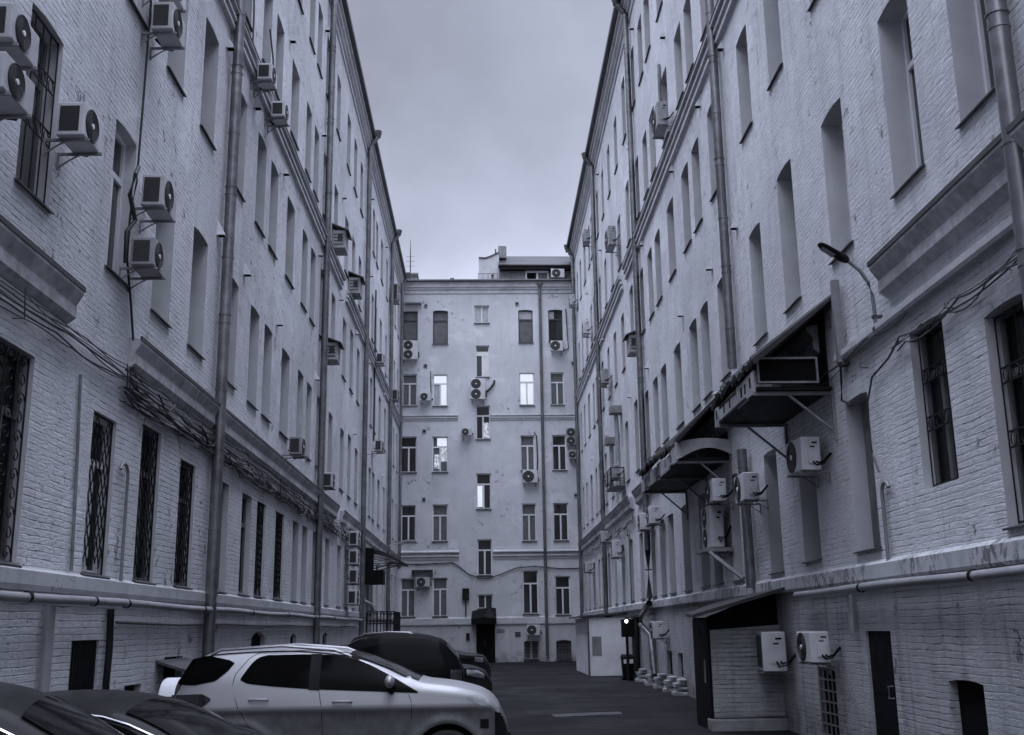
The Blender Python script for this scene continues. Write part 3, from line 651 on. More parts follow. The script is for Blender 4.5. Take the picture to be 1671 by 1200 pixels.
for u in np.linspace(.05, 1.2, 5): m.tube([TB(u, .2, 21.85), TB(u, .2, 22.25)], .014, 5)
m.tube([TB(.05, .2, 22.25), TB(1.2, .2, 22.25)], .02, 5); m.build('roof_railing', mTinD, bb)
m = MB(); m.tube([TB(.9, -.1, 21.8), TB(.9, -.1, 22.2)], .05, 8); m.tube([TB(.9, -.1, 22.2), TB(.9, -.1, 22.28)], .09, 8); m.tube([TB(-1.5, -.1, 21.8), TB(-1.5, -.1, 22.05)], .06, 8); m.tube([TB(-1.62, -.1, 22.05), TB(-1.38, -.1, 22.05)], .05, 6); m.tube([TB(1.1, -.4, 23.4), TB(1.1, -.4, 24.0)], .04, 8); m.build('roof_vent', mTinD, bb)
aer = MB(); aer.tube([TB(-4.0, -.3, 21.9), TB(-4.0, -.3, 23.6), TB(-4.0, -.3, 24.6)], [.04, .03, .01], 6)
for z in (22.9, 23.2, 23.5): aer.tube([TB(-4.25, -.3, z), TB(-3.75, -.3, z+.02)], .012, 4)
tag(aer.build('roof_aerial', mTinD), 'thin roof aerial sticking up above the left corner of the far house', 'aerial')

# ================================================================ AIR CONDITIONERS
ACM = {}
rac = random.Random(11)
mACm = simple('ac_casing_yellowed', .45, .5, var=.14, sc=6)
def ac_parts(wd, h, fans, mt):
    key = (round(wd, 2), round(h, 2), fans, mt.name)
    if key in ACM: return ACM[key]
    dp = .30; y0 = .16; y1 = y0+dp; x0, x1 = -wd/2, wd/2; z0 = .05
    R = []
    c = MB(); c.box(x0, x1, y0, y1, z0, z0+h); 
    R.append(('casing', c.build('casing', mt, bevel=.018)))
    # front: recessed guard(s)
    if fans == 0:
        s_ = MB(); s_.box(x0+.06, x1-.05, y1+.001, y1+.005, z0+.07, z0+h-.06, 0)
        for j in range(14): z = z0+.09+(h-.17)*j/14; s_.box(x0+.06, x1-.05, y1+.005, y1+.008, z, z+.006, 1)
        R.append(('coil_grille', s_.build('coil_grille', [mFin, mRing])))
    for k in range(fans):
        hh = h/fans; cx = .12*wd; cz = z0+hh*(k+.5); r = min(hh*.455, wd*.37)
        f = MB(); T = lambda x, a, y: (cx+x, y1+a, cz+y)
        f.lathe([(r*1.04, .0), (r*1.04, .012), (r, .014), (r*.97, .004), (r*.3, .003), (.001, .003)], 28, T, 0)
        for q in (.4, .55, .7, .85): f.lathe([(r*q-.004, .006), (r*q-.004, .012), (r*q+.004, .012), (r*q+.004, .006)], 24, T, 1)
        for j in range(6):
            a = j*math.pi/3; f.add([T(r*.2*math.cos(a), .0065, r*.2*math.sin(a)), T(r*.93*math.cos(a-.12), .0065, r*.93*math.sin(a-.12)), T(r*.93*math.cos(a+.35), .0065, r*.93*math.sin(a+.35))], [(0, 1, 2)], 1)
        f.lathe([(r*.17, .006), (r*.17, .02), (.001, .022)], 12, T, 2)
        R.append(('fan', f.build('fan', [mFin, mRing, mHub])))
    s_ = MB(); s_.box(x1+.001, x1+.006, y0+.03, y1-.06, z0+.05, z0+h-.05, 0)
    nf = 12
    for j in range(nf): z = z0+.06+(h-.12)*j/nf; s_.box(x1+.006, x1+.009, y0+.03, y1-.06, z, z+.006, 1)
    R.append(('coil_grille', s_.build('coil_grille', [mFin, mRing])))
    v = MB(); v.box(x0-.02, x0-.001, y0+.05, y0+.20, z0+h*.2, z0+h*.62, 0); v.box(x0-.004, x0-.001, y0+.05, y0+.13, z0+h*.80, z0+h*.85, 1); v.box(x0-.004, x0-.001, y0+.09, y0+.16, z0+h*.68, z0+h*.72, 1)
    v.tube([(x0-.02, y0+.08, z0+h*.25), (x0-.07, y0+.06, z0+h*.2), (x0-.08, y0-.02, z0+h*.25), (x0-.03, .02, z0+h*.5)], .016, 6, 1); v.tube([(x0-.02, y0+.13, z0+h*.25), (x0-.09, y0+.1, z0+h*.12), (x0-.10, y0, z0+h*.18), (x0-.06, .02, z0+h*.48)], .014, 6, 1)
    R.append(('service_cover', v.build('service_cover', [mt, mInk])))
    for x in (x0+.08, x1-.11):
        b = MB(); b.box(x, x+.03, 0, y1+.03, z0-.03, z0-.002); b.box(x, x+.03, 0, .02, z0-.20, z0-.03)
        b.add([(x+.005, .02, z0-.18), (x+.025, .02, z0-.18), (x+.025, .02, z0-.155), (x+.005, .02, z0-.155), (x+.005, y0+.06, z0-.03), (x+.025, y0+.06, z0-.03), (x+.025, y0+.09, z0-.03), (x+.005, y0+.09, z0-.03)], [(0, 1, 5, 4), (3, 2, 6, 7), (0, 3, 7, 4), (1, 2, 6, 5)])
        R.append(('bracket', b.build('bracket', mTin)))
    for _, o in R: COL.objects.unlink(o)
    ACM[key] = R; return R
def ac(side, u, z, h, label, wd=None, fans=1, off=0., mt=None, group=None, rz=0, tray=False):
    T = TT[side]; wd = wd or h*1.42
    wd = round(wd/.04)*.04; h = round(h/.03)*.03
    uc = u if side == 'B' else u+wd/2
    t = thing('air_conditioner', label, 'air conditioner', T(uc, off, z-.05), RZ[side]+rz, group or {'L': 'air conditioners on the left wing', 'R': 'air conditioners on the right wing', 'B': 'air conditioners on the far house'}[side])
    if mt is None: mt = rac.choice((mAC, mACm, mAC))
    t.rotation_euler = (rac.uniform(-.015, .015), rac.uniform(-.02, .02), RZ[side]+rz+rac.uniform(-.03, .03))
    for n_, o in ac_parts(wd, h, fans, mt): 
        c = o.copy(); COL.objects.link(c); c.parent = t
    return t
ac('L', 9.0, 7.07, .36, 'white air conditioner cut by the left edge, upper of two by the barred window', .62)
ac('L', 8.98, 6.56, .36, 'white air conditioner cut by the left edge, lower of two by the barred window', .62)
ac('L', 10.9, 7.02, .38, 'white air conditioner alone just right of the barred window, tray under it', .56)
ac('L', 13.75, 7.37, .45, 'white air conditioner with black coil beside a tangle of black cables, upper of the two', .66)
ac('L', 13.5, 6.44, .40, 'air conditioner with dark fan hung lowest on the cable riser, upper left wall', .6, mt=mACo)
ac('L', 13.7, 9.96, .42, 'air conditioner near the top edge left of the first thick drainpipe', .6)
ac('L', 13.65, 10.52, .42, 'air conditioner half cut by the top edge above another one', .6)
ac('L', 20.4, 12.82, .36, 'small air conditioner over the string course, higher of the pair right of the first drainpipe', .55)
ac('L', 21.9, 12.74, .36, 'small air conditioner over the string course, lower of the pair right of the first drainpipe', .55)
ac('L', 25.5, 5.86, .42, 'grubby air conditioner resting just above the low cornice left of the second drainpipe', .62, mt=mACo)
ac('L', 30.9, 5.77, .41, 'air conditioner just above the low cornice right of the second drainpipe', .6)
ac('L', 46.0, 13.1, .46, 'air conditioner over the string course near the far end of the left wing', .7)
ac('L', 46.0, 9.23, .48, 'air conditioner with a long black cable above it, far end of the left wing', .7)
ac('L', 53.7, 18.3, .9, 'tall double fan air conditioner under the eaves at the far left corner', .8, 2, mt=mACo)
ac('L', 54.3, 13.2, .55, 'dark air conditioner half hidden behind the far drainpipes of the left wing', .7, mt=mACo)
SN = ('topmost', 'second from the top', 'third from the top', 'lowest')
for k, z in enumerate((4.63, 3.99, 3.35, 2.66)):
    ac('L', 37.6, z, .48, 'air conditioner in the column of four beside the dark porch awning, %s' % SN[k], .8, off=.0, group='column of four air conditioners beside the porch')
ac('R', 27.4, 15.25, .7, 'large grey air conditioner high on the right wing, nearest of the upper ones', .95, mt=mACo)
ac('R', 39.9, 16.3, .78, 'big grey air conditioner above the end of the string course, right wing', 1.0, mt=mACo)
ac('R', 49.9, 20.1, .62, 'grey air conditioner between top floor windows by the thin drainpipe of the right wing', .85, mt=mACo)
ac('R', 59.5, 19.8, .6, 'white air conditioner on the drainpipe at the far right corner near the roof', .8)
ac('R', 51.5, 15.9, .66, 'white air conditioner where the string course meets the third drainpipe, right wing', .9)
ac('R', 44.1, 11.7, .62, 'air conditioner with looping cables right of the thin drainpipe, middle of the right wing', .85, mt=mACo)
ac('R', 41.2, 7.35, .52, 'air conditioner on an iron cage shelf beside two vent ducts, right wing', .8, mt=mACo)
ac('R', 43.4, 7.4, .5, 'dark boxed air conditioner behind the one on the iron cage shelf', .8, mt=mACo)
ac('R', 46.2, 5.3, .46, 'small white air conditioner right under the low cornice, crossed by the third drainpipe', .7)
ac('R', 42.0, 4.4, .66, 'tall white air conditioner under the low cornice left of the curled conduit', .8, 2)
ac('R', 54.4, 4.45, .48, 'small white air conditioner furthest back on the right wing ground floor', .7)
ac('R', 34.0, 4.75, .5, 'white air conditioner under the far end of the low canopy, left of a pair', .75)
ac('R', 32.0, 4.75, .5, 'white air conditioner under the far end of the low canopy, right of a pair', .75)
ac('R', 22.87, 4.36, .48, 'small white air conditioner on top of the big double fan unit', .72)
ac('R', 23.3, 3.42, .9, 'big double fan air conditioner on a long slanted bracket, right wall', .95, 2)
ac('R', 19.97, 4.06, .52, 'white air conditioner on the wall just right of the stacked pair', .78)
ac('R', 16.2, 4.07, .52, 'white air conditioner hung low on the brick wall under the near canopy', .78)
ac('R', 16.5, 1.24, .46, 'white air conditioner low on the wall in the corner behind the brick shed', .66)
ac('R', 32.2, 1.46, .48, 'white air conditioner low on the basement wall beside the kinked drainpipe', .7)
bx = thing('air_conditioner', 'air conditioner with dark front grille fixed beside the brick shed', 'air conditioner', (5.50, 19.38, .97), RZ['R']-.12, 'air conditioners on the right wing')
bx.scale = (1, 1.35, 1)
for n_, o in ac_parts(.76, .66, 0, mAC):
    c = o.copy(); COL.objects.link(c); c.parent = bx
ac('B', -3.95, 17.0, 1.1, 'double fan air conditioner under the top left window of the far house', .9, 2)
ac('B', -3.03, 14.55, .46, 'small air conditioner between the upper left windows of the far house', .62)
ac('B', -.03, 14.62, 1.2, 'double fan air conditioner in the middle of the far house between two stair windows', .85, 2)
ac('B', 4.6, 17.45, .6, 'air conditioner under the top right window of the far house', .72)
ac('B', -.68, 12.5, .42, 'small air conditioner left of the middle stair window of the far house', .6)
ac('B', 2.9, 9.78, .7, 'wide air conditioner under the third window from the left, middle of the far house', .84)
ac('B', -3.13, 4.08, .5, 'air conditioner under a sheet metal cover, ground floor of the far house', .76)
ac('B', 2.94, 1.42, .55, 'air conditioner just above the basement window of the far house', .72)
ac('B', 5.35, 11.9, 1.0, 'tall grey air conditioner by the corner drainpipe at the right end of the far house', .62, 2, mt=mACo)
ac('B', 5.4, 11.1, .5, 'small dark air conditioner under the tall one at the right end of the far house', .5, mt=mACo)
ac('B', 4.75, 22.0, .55, 'air conditioner on the roof dormer of the far house', .8, off=-.25)

# ---- boxed units with little gable roofs
def house_box(side, u, z, h, wd, label, dp=.42):
    T = TT[side]; t = thing('equipment_box', label, 'box', T(u, 0, z), 0, 'roofed equipment boxes on the wings'); o = Vector(t.location); L = lambda a, b, c: tuple(Vector(T(u+a, b, z+c))-o)
    m = MB(); m.box(0, wd, 0.02, dp, 0, h*.72, T=L); m.build('box_body', mWood, t)
    m = MB()
    for k in range(4): m.box(-.01, -.004, .06, dp-.05, h*(.12+.14*k), h*(.12+.14*k)+.03, T=L); 
    m.box(-.012, -.004, dp*.45, dp-.08, h*.30, h*.58, T=L); m.build('louvre', mFin, t)
    m = MB(); e = .08
    m.add([L(-e, -.0, h*1.0), L(wd+e, 0, h*1.0), L(wd+e, dp+.12, h*.72), L(-e, dp+.12, h*.72), L(-e, -.0, h*.95), L(wd+e, 0, h*.95), L(wd+e, dp+.12, h*.67), L(-e, dp+.12, h*.67)],
          [(0, 1, 2, 3), (4, 7, 6, 5), (3, 2, 6, 7), (0, 3, 7, 4), (1, 5, 6, 2), (0, 4, 5, 1)]); m.build('box_roof', mTinD, t)
    return t
house_box('L', 32.7, 13.6, .80, .8, 'grey box with slanting roof beside the second drainpipe above the string course')
house_box('L', 37.0, 13.45, .80, .85, 'grey slatted box with slanting roof beyond the gap in the string course')
house_box('L', 31.5, 9.65, .72, .75, 'grey box with slanting roof on its own below the string course, left wing')
house_box('R', 35.3, 10.8, .82, .75, 'grey slatted box with slanting roof against the second drainpipe of the right wing')

# ================================================================ PIPES AND CABLES
def run_pipe(T, u0, u1, z, w_, r, name, label, mt, clamps=()):
    t = thing(name, label, 'pipe', T(u0, w_, z)); o = Vector(t.location)
    m = MB(); m.tube([Vector(T(u, w_, z+.01*math.sin(u)))-o for u in np.arange(u0, u1, 1.)], r, 14); m.build('pipe_run', mt, t, smooth=True)
    for c in clamps:
        m = MB(); m.lathe([(r, -.03), (r*1.18, -.03), (r*1.18, .03), (r, .03)], 14, lambda x, a, y: tuple(Vector(T(c+a, w_+x, z+y))-o)); m.tube([Vector(T(c, 0, z))-o, Vector(T(c, w_, z))-o], .018, 5); m.build('clamp', mBlack, t)
run_pipe(TL, 5, 43, 2.17, .17, .05, 'utility_pipe', 'pale horizontal pipe running under the ledge of the left wing', mGas, (11.2, 13.1, 14.3, 18.2, 22, 26, 30.2, 34))
run_pipe(TR, 5, 18.9, 2.27, .18, .055, 'utility_pipe', 'pale horizontal pipe under the peeling ledge of the right wing', mGas, (8.2, 11.3, 14.8))
run_pipe(TL, 14.4, 42, 1.93, .03, .02, 'utility_pipe', 'thin dark conduit below the pale pipe on the left basement wall', mPipeD)
def riser(T, pts, r, name, label, mt, cat='pipe', extra=None):
    o = Vector(T(*pts[0])); m = MB()
    m.tube([Vector(T(*p))-o for p in pts], r, 8)
    ob = m.build(name, mt, smooth=True); ob.location = o; return tag(ob, label, cat)
def hook(u, z0, z1, r=.22, n=8, w0=.05, s=-1):
    P = [(u, w0, z0), (u, w0, (z0+z1)/2), (u, w0, z1)]
    return P+[(u+s*r*(1-math.cos(a)), w0, z1+r*math.sin(a)) for a in [math.pi*k/(n) for k in range(1, n)]]
riser(TL, hook(14.38, 2.2, 3.8, .16), .022, 'conduit_pipe', 'hooked grey conduit standing between two tall grilled windows, left wing', mTin)
riser(TR, hook(14.05, 2.3, 3.45, .13, s=-1), .026, 'conduit_pipe', 'hooked grey conduit rising from the peeling ledge near the boarded window', mTin)
riser(TL, [(12.7, .03, 2.5), (12.62, .03, 3.6), (12.5, .03, 4.75)], .02, 'conduit_pipe', 'thin straight conduit left of the diamond grilled window', mCornF)
riser(TL, [(12.05, .08, .4), (12.05, .08, 2.1)], .06, 'conduit_pipe', 'square grey duct down the left basement wall, nearest the left edge', mGas)
riser(TL, [(14.05, .06, 2.1), (14.1, .06, 1.6), (14.0, .08, 1.2), (14.2, .06, .7)], .045, 'conduit_pipe', 'bundle of black conduit right of the dark basement door', mBlack)
riser(TR, [(15.6, .08, 2.2), (15.6, .08, 1.68)], .05, 'conduit_pipe', 'short pale duct above the dark basement door on the right', mGas)
riser(TR, hook(40.2, 2.6, 5.0, .2, s=1), .03, 'conduit_pipe', 'hooked conduit left of the low canopy on the right wing', mTin)
t = thing('bracket_post', 'square grey steel post standing on the wall right of the near canopy', 'post', TR(15.05, .1, 5.45)); m = MB(); m.box(-.055, .055, -.055, .055, 0, 1.25); m.build('post', mTin, t, bevel=.01); m = MB(); m.box(-.02, .15, -.08, .08, -.04, 0); m.build('foot_plate', mTinD, t)
def bundle(T, u0, u1, z0, n, label, seed, spread=.15, w_=.06, slope=0., mts=None, sag=.10, loops=0):
    rnd = random.Random(seed); m = MB(); o = Vector(T(u0, 0, z0))
    knots = [u0]
    while knots[-1] < u1: knots.append(knots[-1]+rnd.uniform(.8, 1.5))
    for k in range(n):
        base = rnd.uniform(-spread, spread); ph = rnd.uniform(0, 6); r = rnd.choice((.006, .008, .010, .013)); pts = []
        kn = [u0]
        while kn[-1] < u1: kn.append(kn[-1]+rnd.uniform(.7, 2.6))
        ks = [(q, base+rnd.uniform(-.06, .06), rnd.uniform(.1, 1.4)*sag) for q in kn]
        mi = rnd.choice((0, 0, 0, 1, 1, 1)) if n > 7 else rnd.choice((0, 1))
        for (a, za, s1), (b, zb, _) in zip(ks, ks[1:]):
            for j in range(6):
                t_ = j/6; u = a+(b-a)*t_
                if u > u1: continue
                pts.append(Vector(T(u, w_+.035*math.sin(ph+u*2.3)+.02, z0+slope*(u-u0)+za+(zb-za)*t_-s1*4*t_*(1-t_)+.006*math.sin(u*5+ph)))-o)
        m.tube(pts, r, 5, mi)
    for k in range(loops):
        a = rnd.uniform(u0, u1-1.5); L_ = rnd.uniform(.6, 1.8); dpt = rnd.uniform(.10, .30); mi = rnd.choice((1, 0, 1, 0))
        zz = rnd.uniform(-.8, .6); m.tube([Vector(T(a+L_*i/12, w_+.05+.02*math.sin(i*.7), z0+slope*(a-u0)+spread*zz-dpt*.75*math.sin(math.pi*i/12)**1.4+.02*math.sin(i*.9+a)))-o for i in range(13)], rnd.choice((.008, .011, .015)), 5, mi)
    for q in knots[::3]:
        m.box(-.015, .015, -.02, .02, 0, 0) if 0 else m.tube([Vector(T(q, .01, z0+slope*(q-u0)-spread))-o, Vector(T(q, w_+.07, z0+slope*(q-u0)-spread))-o, Vector(T(q, w_+.05, z0+slope*(q-u0)+spread*.9))-o], .007, 4, 0)
    ob = m.build('cable_bundle', [mCable, mCableG, mCableW], smooth=False); ob.location = o; return tag(ob, label, 'cables')
bundle(TL, 7.0, 14.9, 5.06, 7, 'loose run of dark cables strung along the left wing before the first drainpipe', 1, .17, sag=.035)
bundle(TL, 14.0, 35.9, 4.98, 20, 'thick messy bundle of cables under the low cornice of the left wing', 2, .24, sag=.05, loops=10)
bundle(TL, 36.2, 44, 5.0, 8, 'cable bundle under the cornice beside the porch awning, far left', 3, .15, loops=6)
bundle(TR, 8.5, 13.2, 5.22, 5, 'twisted cables sagging over the barred windows at the right edge', 4, .03, sag=.09)
bundle(TR, 12.6, 18.6, 5.55, 2, 'two taut dark cables crossing behind the street lamp', 5, .04, slope=-.03, sag=.03)
bundle(TR, 38.5, 60, 5.55, 6, 'cables under the low cornice at the far end of the right wing', 6, .12, loops=6)
riser(TL, [(13.95, .05, 10.6), (13.93, .05, 9.1), (13.9, .05, 8.0), (13.75, .10, 7.7), (13.65, .08, 7.2), (13.7, .06, 6.6), (14.0, .05, 6.1), (14.22, .05, 5.6), (14.3, .05, 5.2)], .016, 'cable_riser', 'black cable riser dropping past the two stacked air conditioners on the left wall', mCable, 'cables')
riser(TL, [(13.72, .12, 7.9), (13.5, .16, 7.7), (13.45, .12, 7.4), (13.62, .16, 7.1), (13.5, .10, 6.9), (13.6, .08, 6.5)], .03, 'cable_riser', 'tangle of thick black cable left of the stacked air conditioners', mCable, 'cables')
riser(TL, [(20.3, .06, 13.0), (20.3, .06, 14.2), (20.2, .04, 15.4)], .02, 'cable_riser', 'thin pale cable rising from the higher of the pair of small air conditioners', mCableG, 'cables')
riser(TL, [(22.3, .06, 13.1), (22.3, .08, 14.3), (22.0, .04, 14.9)], .02, 'cable_riser', 'thin pale cable rising from the lower of the pair of small air conditioners', mCableG, 'cables')
riser(TL, [(46.3, .06, 9.7), (46.3, .06, 12.0), (46.2, .06, 14.5), (46.3, .06, 16.5)], .035, 'cable_riser', 'long black cable climbing the far part of the left wing', mCable, 'cables')
riser(TR, [(13.0, .05, 5.25), (13.35, .06, 5.1), (14.0, .06, 5.0), (14.25, .06, 4.7), (14.3, .05, 4.4), (14.25, .06, 4.0), (14.1, .05, 3.75)], .014, 'cable_riser', 'twisted cable dropping past the boarded window on the right', mCableG, 'cables')
riser(TR, [(15.15, .08, 5.5), (15.25, .06, 5.2), (15.3, .06, 4.95), (14.9, .05, 4.8)], .018, 'cable_riser', 'thin cable looping from the square post to the boarded window', mCable, 'cables')
riser(TR, [(29.0, .06, 15.6), (29.0, .08, 16.6), (29.1, .05, 18.0)], .05, 'conduit_pipe', 'pale vertical conduit above the large grey air conditioner, right wing', mCornF)
riser(TB, [(-4.6, .06, 5.35), (-3.2, .06, 5.33), (-1.5, .06, 5.4), (-1.15, .06, 5.2), (-.6, .08, 4.75), (0, .08, 4.55), (.4, .08, 4.5), (1.2, .08, 4.72), (2.0, .08, 5.05), (3.0, .08, 5.15), (4.5, .06, 5.0), (5.6, .06, 5.0)], .03, 'wall_cable', 'black cable swagging across the far house below its cornice', mCable, 'cables')
riser(TB, [(-2.75, .04, 16.4), (-2.73, .04, 15.4), (-2.72, .06, 14.8)], .025, 'wall_cable', 'thin cable down to the small left air conditioner of the far house', mCable, 'cables')
riser(TB, [(5.2, .05, 20.1), (5.25, .05, 18.6), (5.3, .05, 17.7), (5.0, .08, 17.5)], .03, 'wall_cable', 'cable looping down the right edge window of the far house, top floor', mCable, 'cables')
riser(TB, [(.35, .1, 15.0), (.7, .12, 15.3), (.9, .08, 15.6), (.95, .05, 15.8)], .06, 'wall_cable', 'thick black hose from the central double fan unit of the far house', mCable, 'cables')
riser(TB, [(3.2, .05, 12.75), (3.33, .06, 12.5), (3.36, .06, 11.2), (3.3, .06, 10.0)], .035, 'wall_cable', 'black hose beside the third middle window of the far house', mCable, 'cables')
# small wall boxes on the far house
def wbox(u, z, wd, h, dp, label, mt, name='junction_box', cat='box'):
    t = thing(name, label, cat, TB(u, 0, z)); m = MB(); m.box(-wd/2, wd/2, -dp, 0, 0, h); m.build('body', mt, t, bevel=.01); m = MB(); m.box(-wd/2+.03, wd/2-.03, -dp-.012, -dp, .03, h-.03); m.build('lid', mt, t); return t
wbox(-.76, 3.35, .38, .63, .18, 'dark meter box on the far house left of the door hood', mBlack)
riser(TB, [(-.76, .08, 3.35), (-.76, .08, 2.45)], .03, 'conduit_pipe', 'short conduit under the dark meter box of the far house', mBlack)
wbox(-.65, 1.19, .2, .38, .08, 'small black intercom box left of the far entrance', mBlack)
wbox(1.16, 1.58, .42, .2, .03, 'small pale plate right of the far entrance', mTin, 'wall_plate', 'plate'); wbox(2.1, 1.36, .3, .24, .04, 'small dark plate left of the far basement air conditioner', mTinD, 'wall_plate', 'plate')
m = MB(); m.box(-3.73, -2.58, 0, .55, 4.95, 5.0, T=TB); m.box(-3.73, -3.68, 0, .5, 4.66, 4.95, T=TB); m.box(-2.63, -2.58, 0, .5, 4.66, 4.95, T=TB); tag(m.build('sheet_cover', mTinD), 'sheet metal cover over the ground floor air conditioner of the far house', 'cover')

# vent ducts on right wing far F2
for u, z1, lb in ((41.6, 9.9, 'white capped vent duct beside the iron cage shelf, taller one'), (43.6, 9.0, 'grey capped vent duct beside the iron cage shelf, shorter one')):
    t = thing('vent_duct', lb, 'duct', TR(u, .2, 7.9)); m = MB(); m.tube([(0, 0, 0), (0, 0, z1-7.9)], .09, 12); m.build('duct', mGas, t, smooth=True); m = MB(); m.box(-.25, .25, -.3, .3, z1-7.9, z1-7.9+.28); m.build('cap', mTin, t)

# ================================================================ STREET LAMP on the right wall
lt = thing('street_lamp', 'black wall lamp with a swan neck arm over the yard, right wing', 'lamp', TR(13.6, 0, 5.6), RZ['R'])
m = MB(); P = [(0, .09, -.08), (0, .09, .2), (0, .10, .45), (0, .16, .62), (0, .28, .76), (0, .42, .84)]
P = [(0, .09, -.08), (.0, .09, .15), (.0, .10, .42), (0, .14, .60), (0, .23, .76), (0, .36, .88), (0, .44, .93)]
m.tube(P, .026, 10); m.build('arm', mTin, lt, smooth=True)
m = MB(); m.box(-.03, .03, 0, .13, .1, .14); m.box(-.03, .03, 0, .13, -.06, -.02); m.build('bracket', mTinD, lt)
m = MB(); a = Vector((0, .38, .90)); dv = Vector((-.10, .80, .46)).normalized(); sd = dv.cross(Vector((0, 0, 1))).normalized(); un = sd.cross(dv)
st_ = [(0, .035, .035), (.04, .055, .055), (.12, .075, .06), (.18, .08, .045), (.36, .085, .035), (.43, .07, .028), (.46, .03, .015)]
rg = []
for s_, hw_, hh_ in st_:
    c = a+dv*s_; rg.append([tuple(c+sd*hw_*math.cos(q)+un*hh_*math.sin(q)) for q in [2*math.pi*j/12 for j in range(12)]])
m.add([p for r_ in rg for p in r_], [(i*12+j, i*12+(j+1) % 12, (i+1)*12+(j+1) % 12, (i+1)*12+j) for i in range(len(st_)-1) for j in range(12)]+[tuple(range(12)), tuple(72+j for j in range(12))])
m.build('lamp_head', mBlack, lt, smooth=True)
m = MB(); c0 = a+dv*.20-un*.044; c1 = a+dv*.40-un*.036; m.add([tuple(c0+sd*.06), tuple(c0-sd*.06), tuple(c1-sd*.06), tuple(c1+sd*.06)], [(0, 1, 2, 3)]); m.build('lens', mLens, lt)

# ================================================================ CANOPIES on the right wall
def canopy(u0, u1, zo, zw, W_, zb, label, endp):
    t = thing('wall_canopy', label, 'canopy', TR(u0, 0, zb)); o = Vector(t.location); L = lambda a, b, c: tuple(Vector(TR(a, b, c))-o)
    rnd = random.Random(int(u0*10))
    m = MB(); n = int((u1-u0)/.05); A = []; B = []; A2 = []; B2 = []
    for i in range(n+1):
        u = u0+(u1-u0)*i/n; c = .03*math.sin(u*2*math.pi/.16); j = int(u/.85) ; rr = random.Random(j+int(u0)); e = rr.uniform(-.14, .10)+.03*math.sin(u*11); ez = rr.uniform(-.08, .07)+.02*math.sin(u*23)
        A.append(L(u, 0, zw+c)); B.append(L(u, W_+e, zo+c+ez)); A2.append(L(u, 0, zw-.05+c)); B2.append(L(u, W_+e-.02, zo-.05+c+ez-.05*abs(math.sin(u*17))))
    m.strip(A, B); m.strip(A2, B2); m.strip(B, B2); m.strip([A[0], B[0]], [A2[0], B2[0]]); m.strip([A[-1], B[-1]], [A2[-1], B2[-1]]); m.build('canopy_roof', mAsb, t)
    m = MB(); m.box(u0+.25, u1, .05, W_-.08, zb, zb+.05, T=L); m.build('platform', mDoor, t)
    m = MB(); m.box(u0+.5, u1, .01, .04, zb+.06, zw-.16, T=L); m.build('back_shade', mDoor, t)  # dark sheet added on the wall for the shadow under the canopy
    # fascia panels
    u = u0+.3
    while u < u1-.1:
        l = rnd.uniform(.5, .8); l = min(l, u1-u)
        m = MB(); dd_ = rnd.uniform(-.02, .02)
        m.box(u+.01, u+l-.01, W_-.11+dd_, W_-.08+dd_, zb-.02+rnd.uniform(-.02, .05), zo-.12+rnd.uniform(-.10, .02), T=L)
        for q in range(rnd.randint(0, 2)):
            ua = u+rnd.uniform(.08, max(.09, l-.2)); m.box(ua, ua+.09, W_-.08+dd_, W_-.076+dd_, zb+.1, zb+.26, mi=1, T=L)
        m.build('fascia_panel', [mPanel, mInk], t); u += l
    for ub in np.linspace(u0+.35, u1-.3, max(2, int((u1-u0)/1.6))):
        m = MB(); m.box(ub-.025, ub+.025, 0, W_-.05, zb-.06, zb-.005, T=L); m.box(ub-.025, ub+.025, .005, .05, zb-.75, zb-.06, T=L); m.tube([L(ub, .03, zb-.62), L(ub, W_*.55, zb-.05)], .022, 6); m.build('bracket', mTin, t)
    if endp == 'box':
        m = MB(); a, b, c, d_ = .25, W_-.1, zb+.1, zb+.47; e = .03; U = u0+.22
        m.box(U, U+.03, a, b, c, c+e, T=L); m.box(U, U+.03, a, b, d_, d_+e, T=L); m.box(U, U+.03, a, a+e, c+e, d_, T=L); m.box(U, U+.03, b-e, b, c+e, d_, T=L); m.build('end_frame', mTin, t)
        m = MB(); m.box(U+.04, U+.07, a, b, c, d_, T=L); m.build('end_panel', mInk, t)
    else:
        m = MB(); n = 12; U = u0+.2
        up = [L(U, W_*i/n, zb+.30+.16*math.sin(math.pi*(.25+.6*i/n))) for i in range(n+1)]
        lo = [L(U, W_*i/n, zb+.16-.16*(abs(i/n-.35)/.65)**1.6+.1*math.sin(math.pi*min(1, i/n*1.1))) for i in range(n+1)]
        up2 = [tuple(Vector(p)+Vector((0, .04, 0))) for p in up]; lo2 = [tuple(Vector(p)+Vector((0, .04, 0))) for p in lo]
        m.strip(up, lo); m.strip(up2, lo2); m.strip(up, up2); m.strip(lo, lo2); m.build('end_panel', mPanel, t)
    return t
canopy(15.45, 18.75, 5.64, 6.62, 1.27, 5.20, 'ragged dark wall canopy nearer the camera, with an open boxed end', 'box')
canopy(22.6, 28.6, 5.74, 6.85, 1.22, 5.24, 'longer ragged wall canopy with a curved pale end board, farther along the right wing', 'arc')
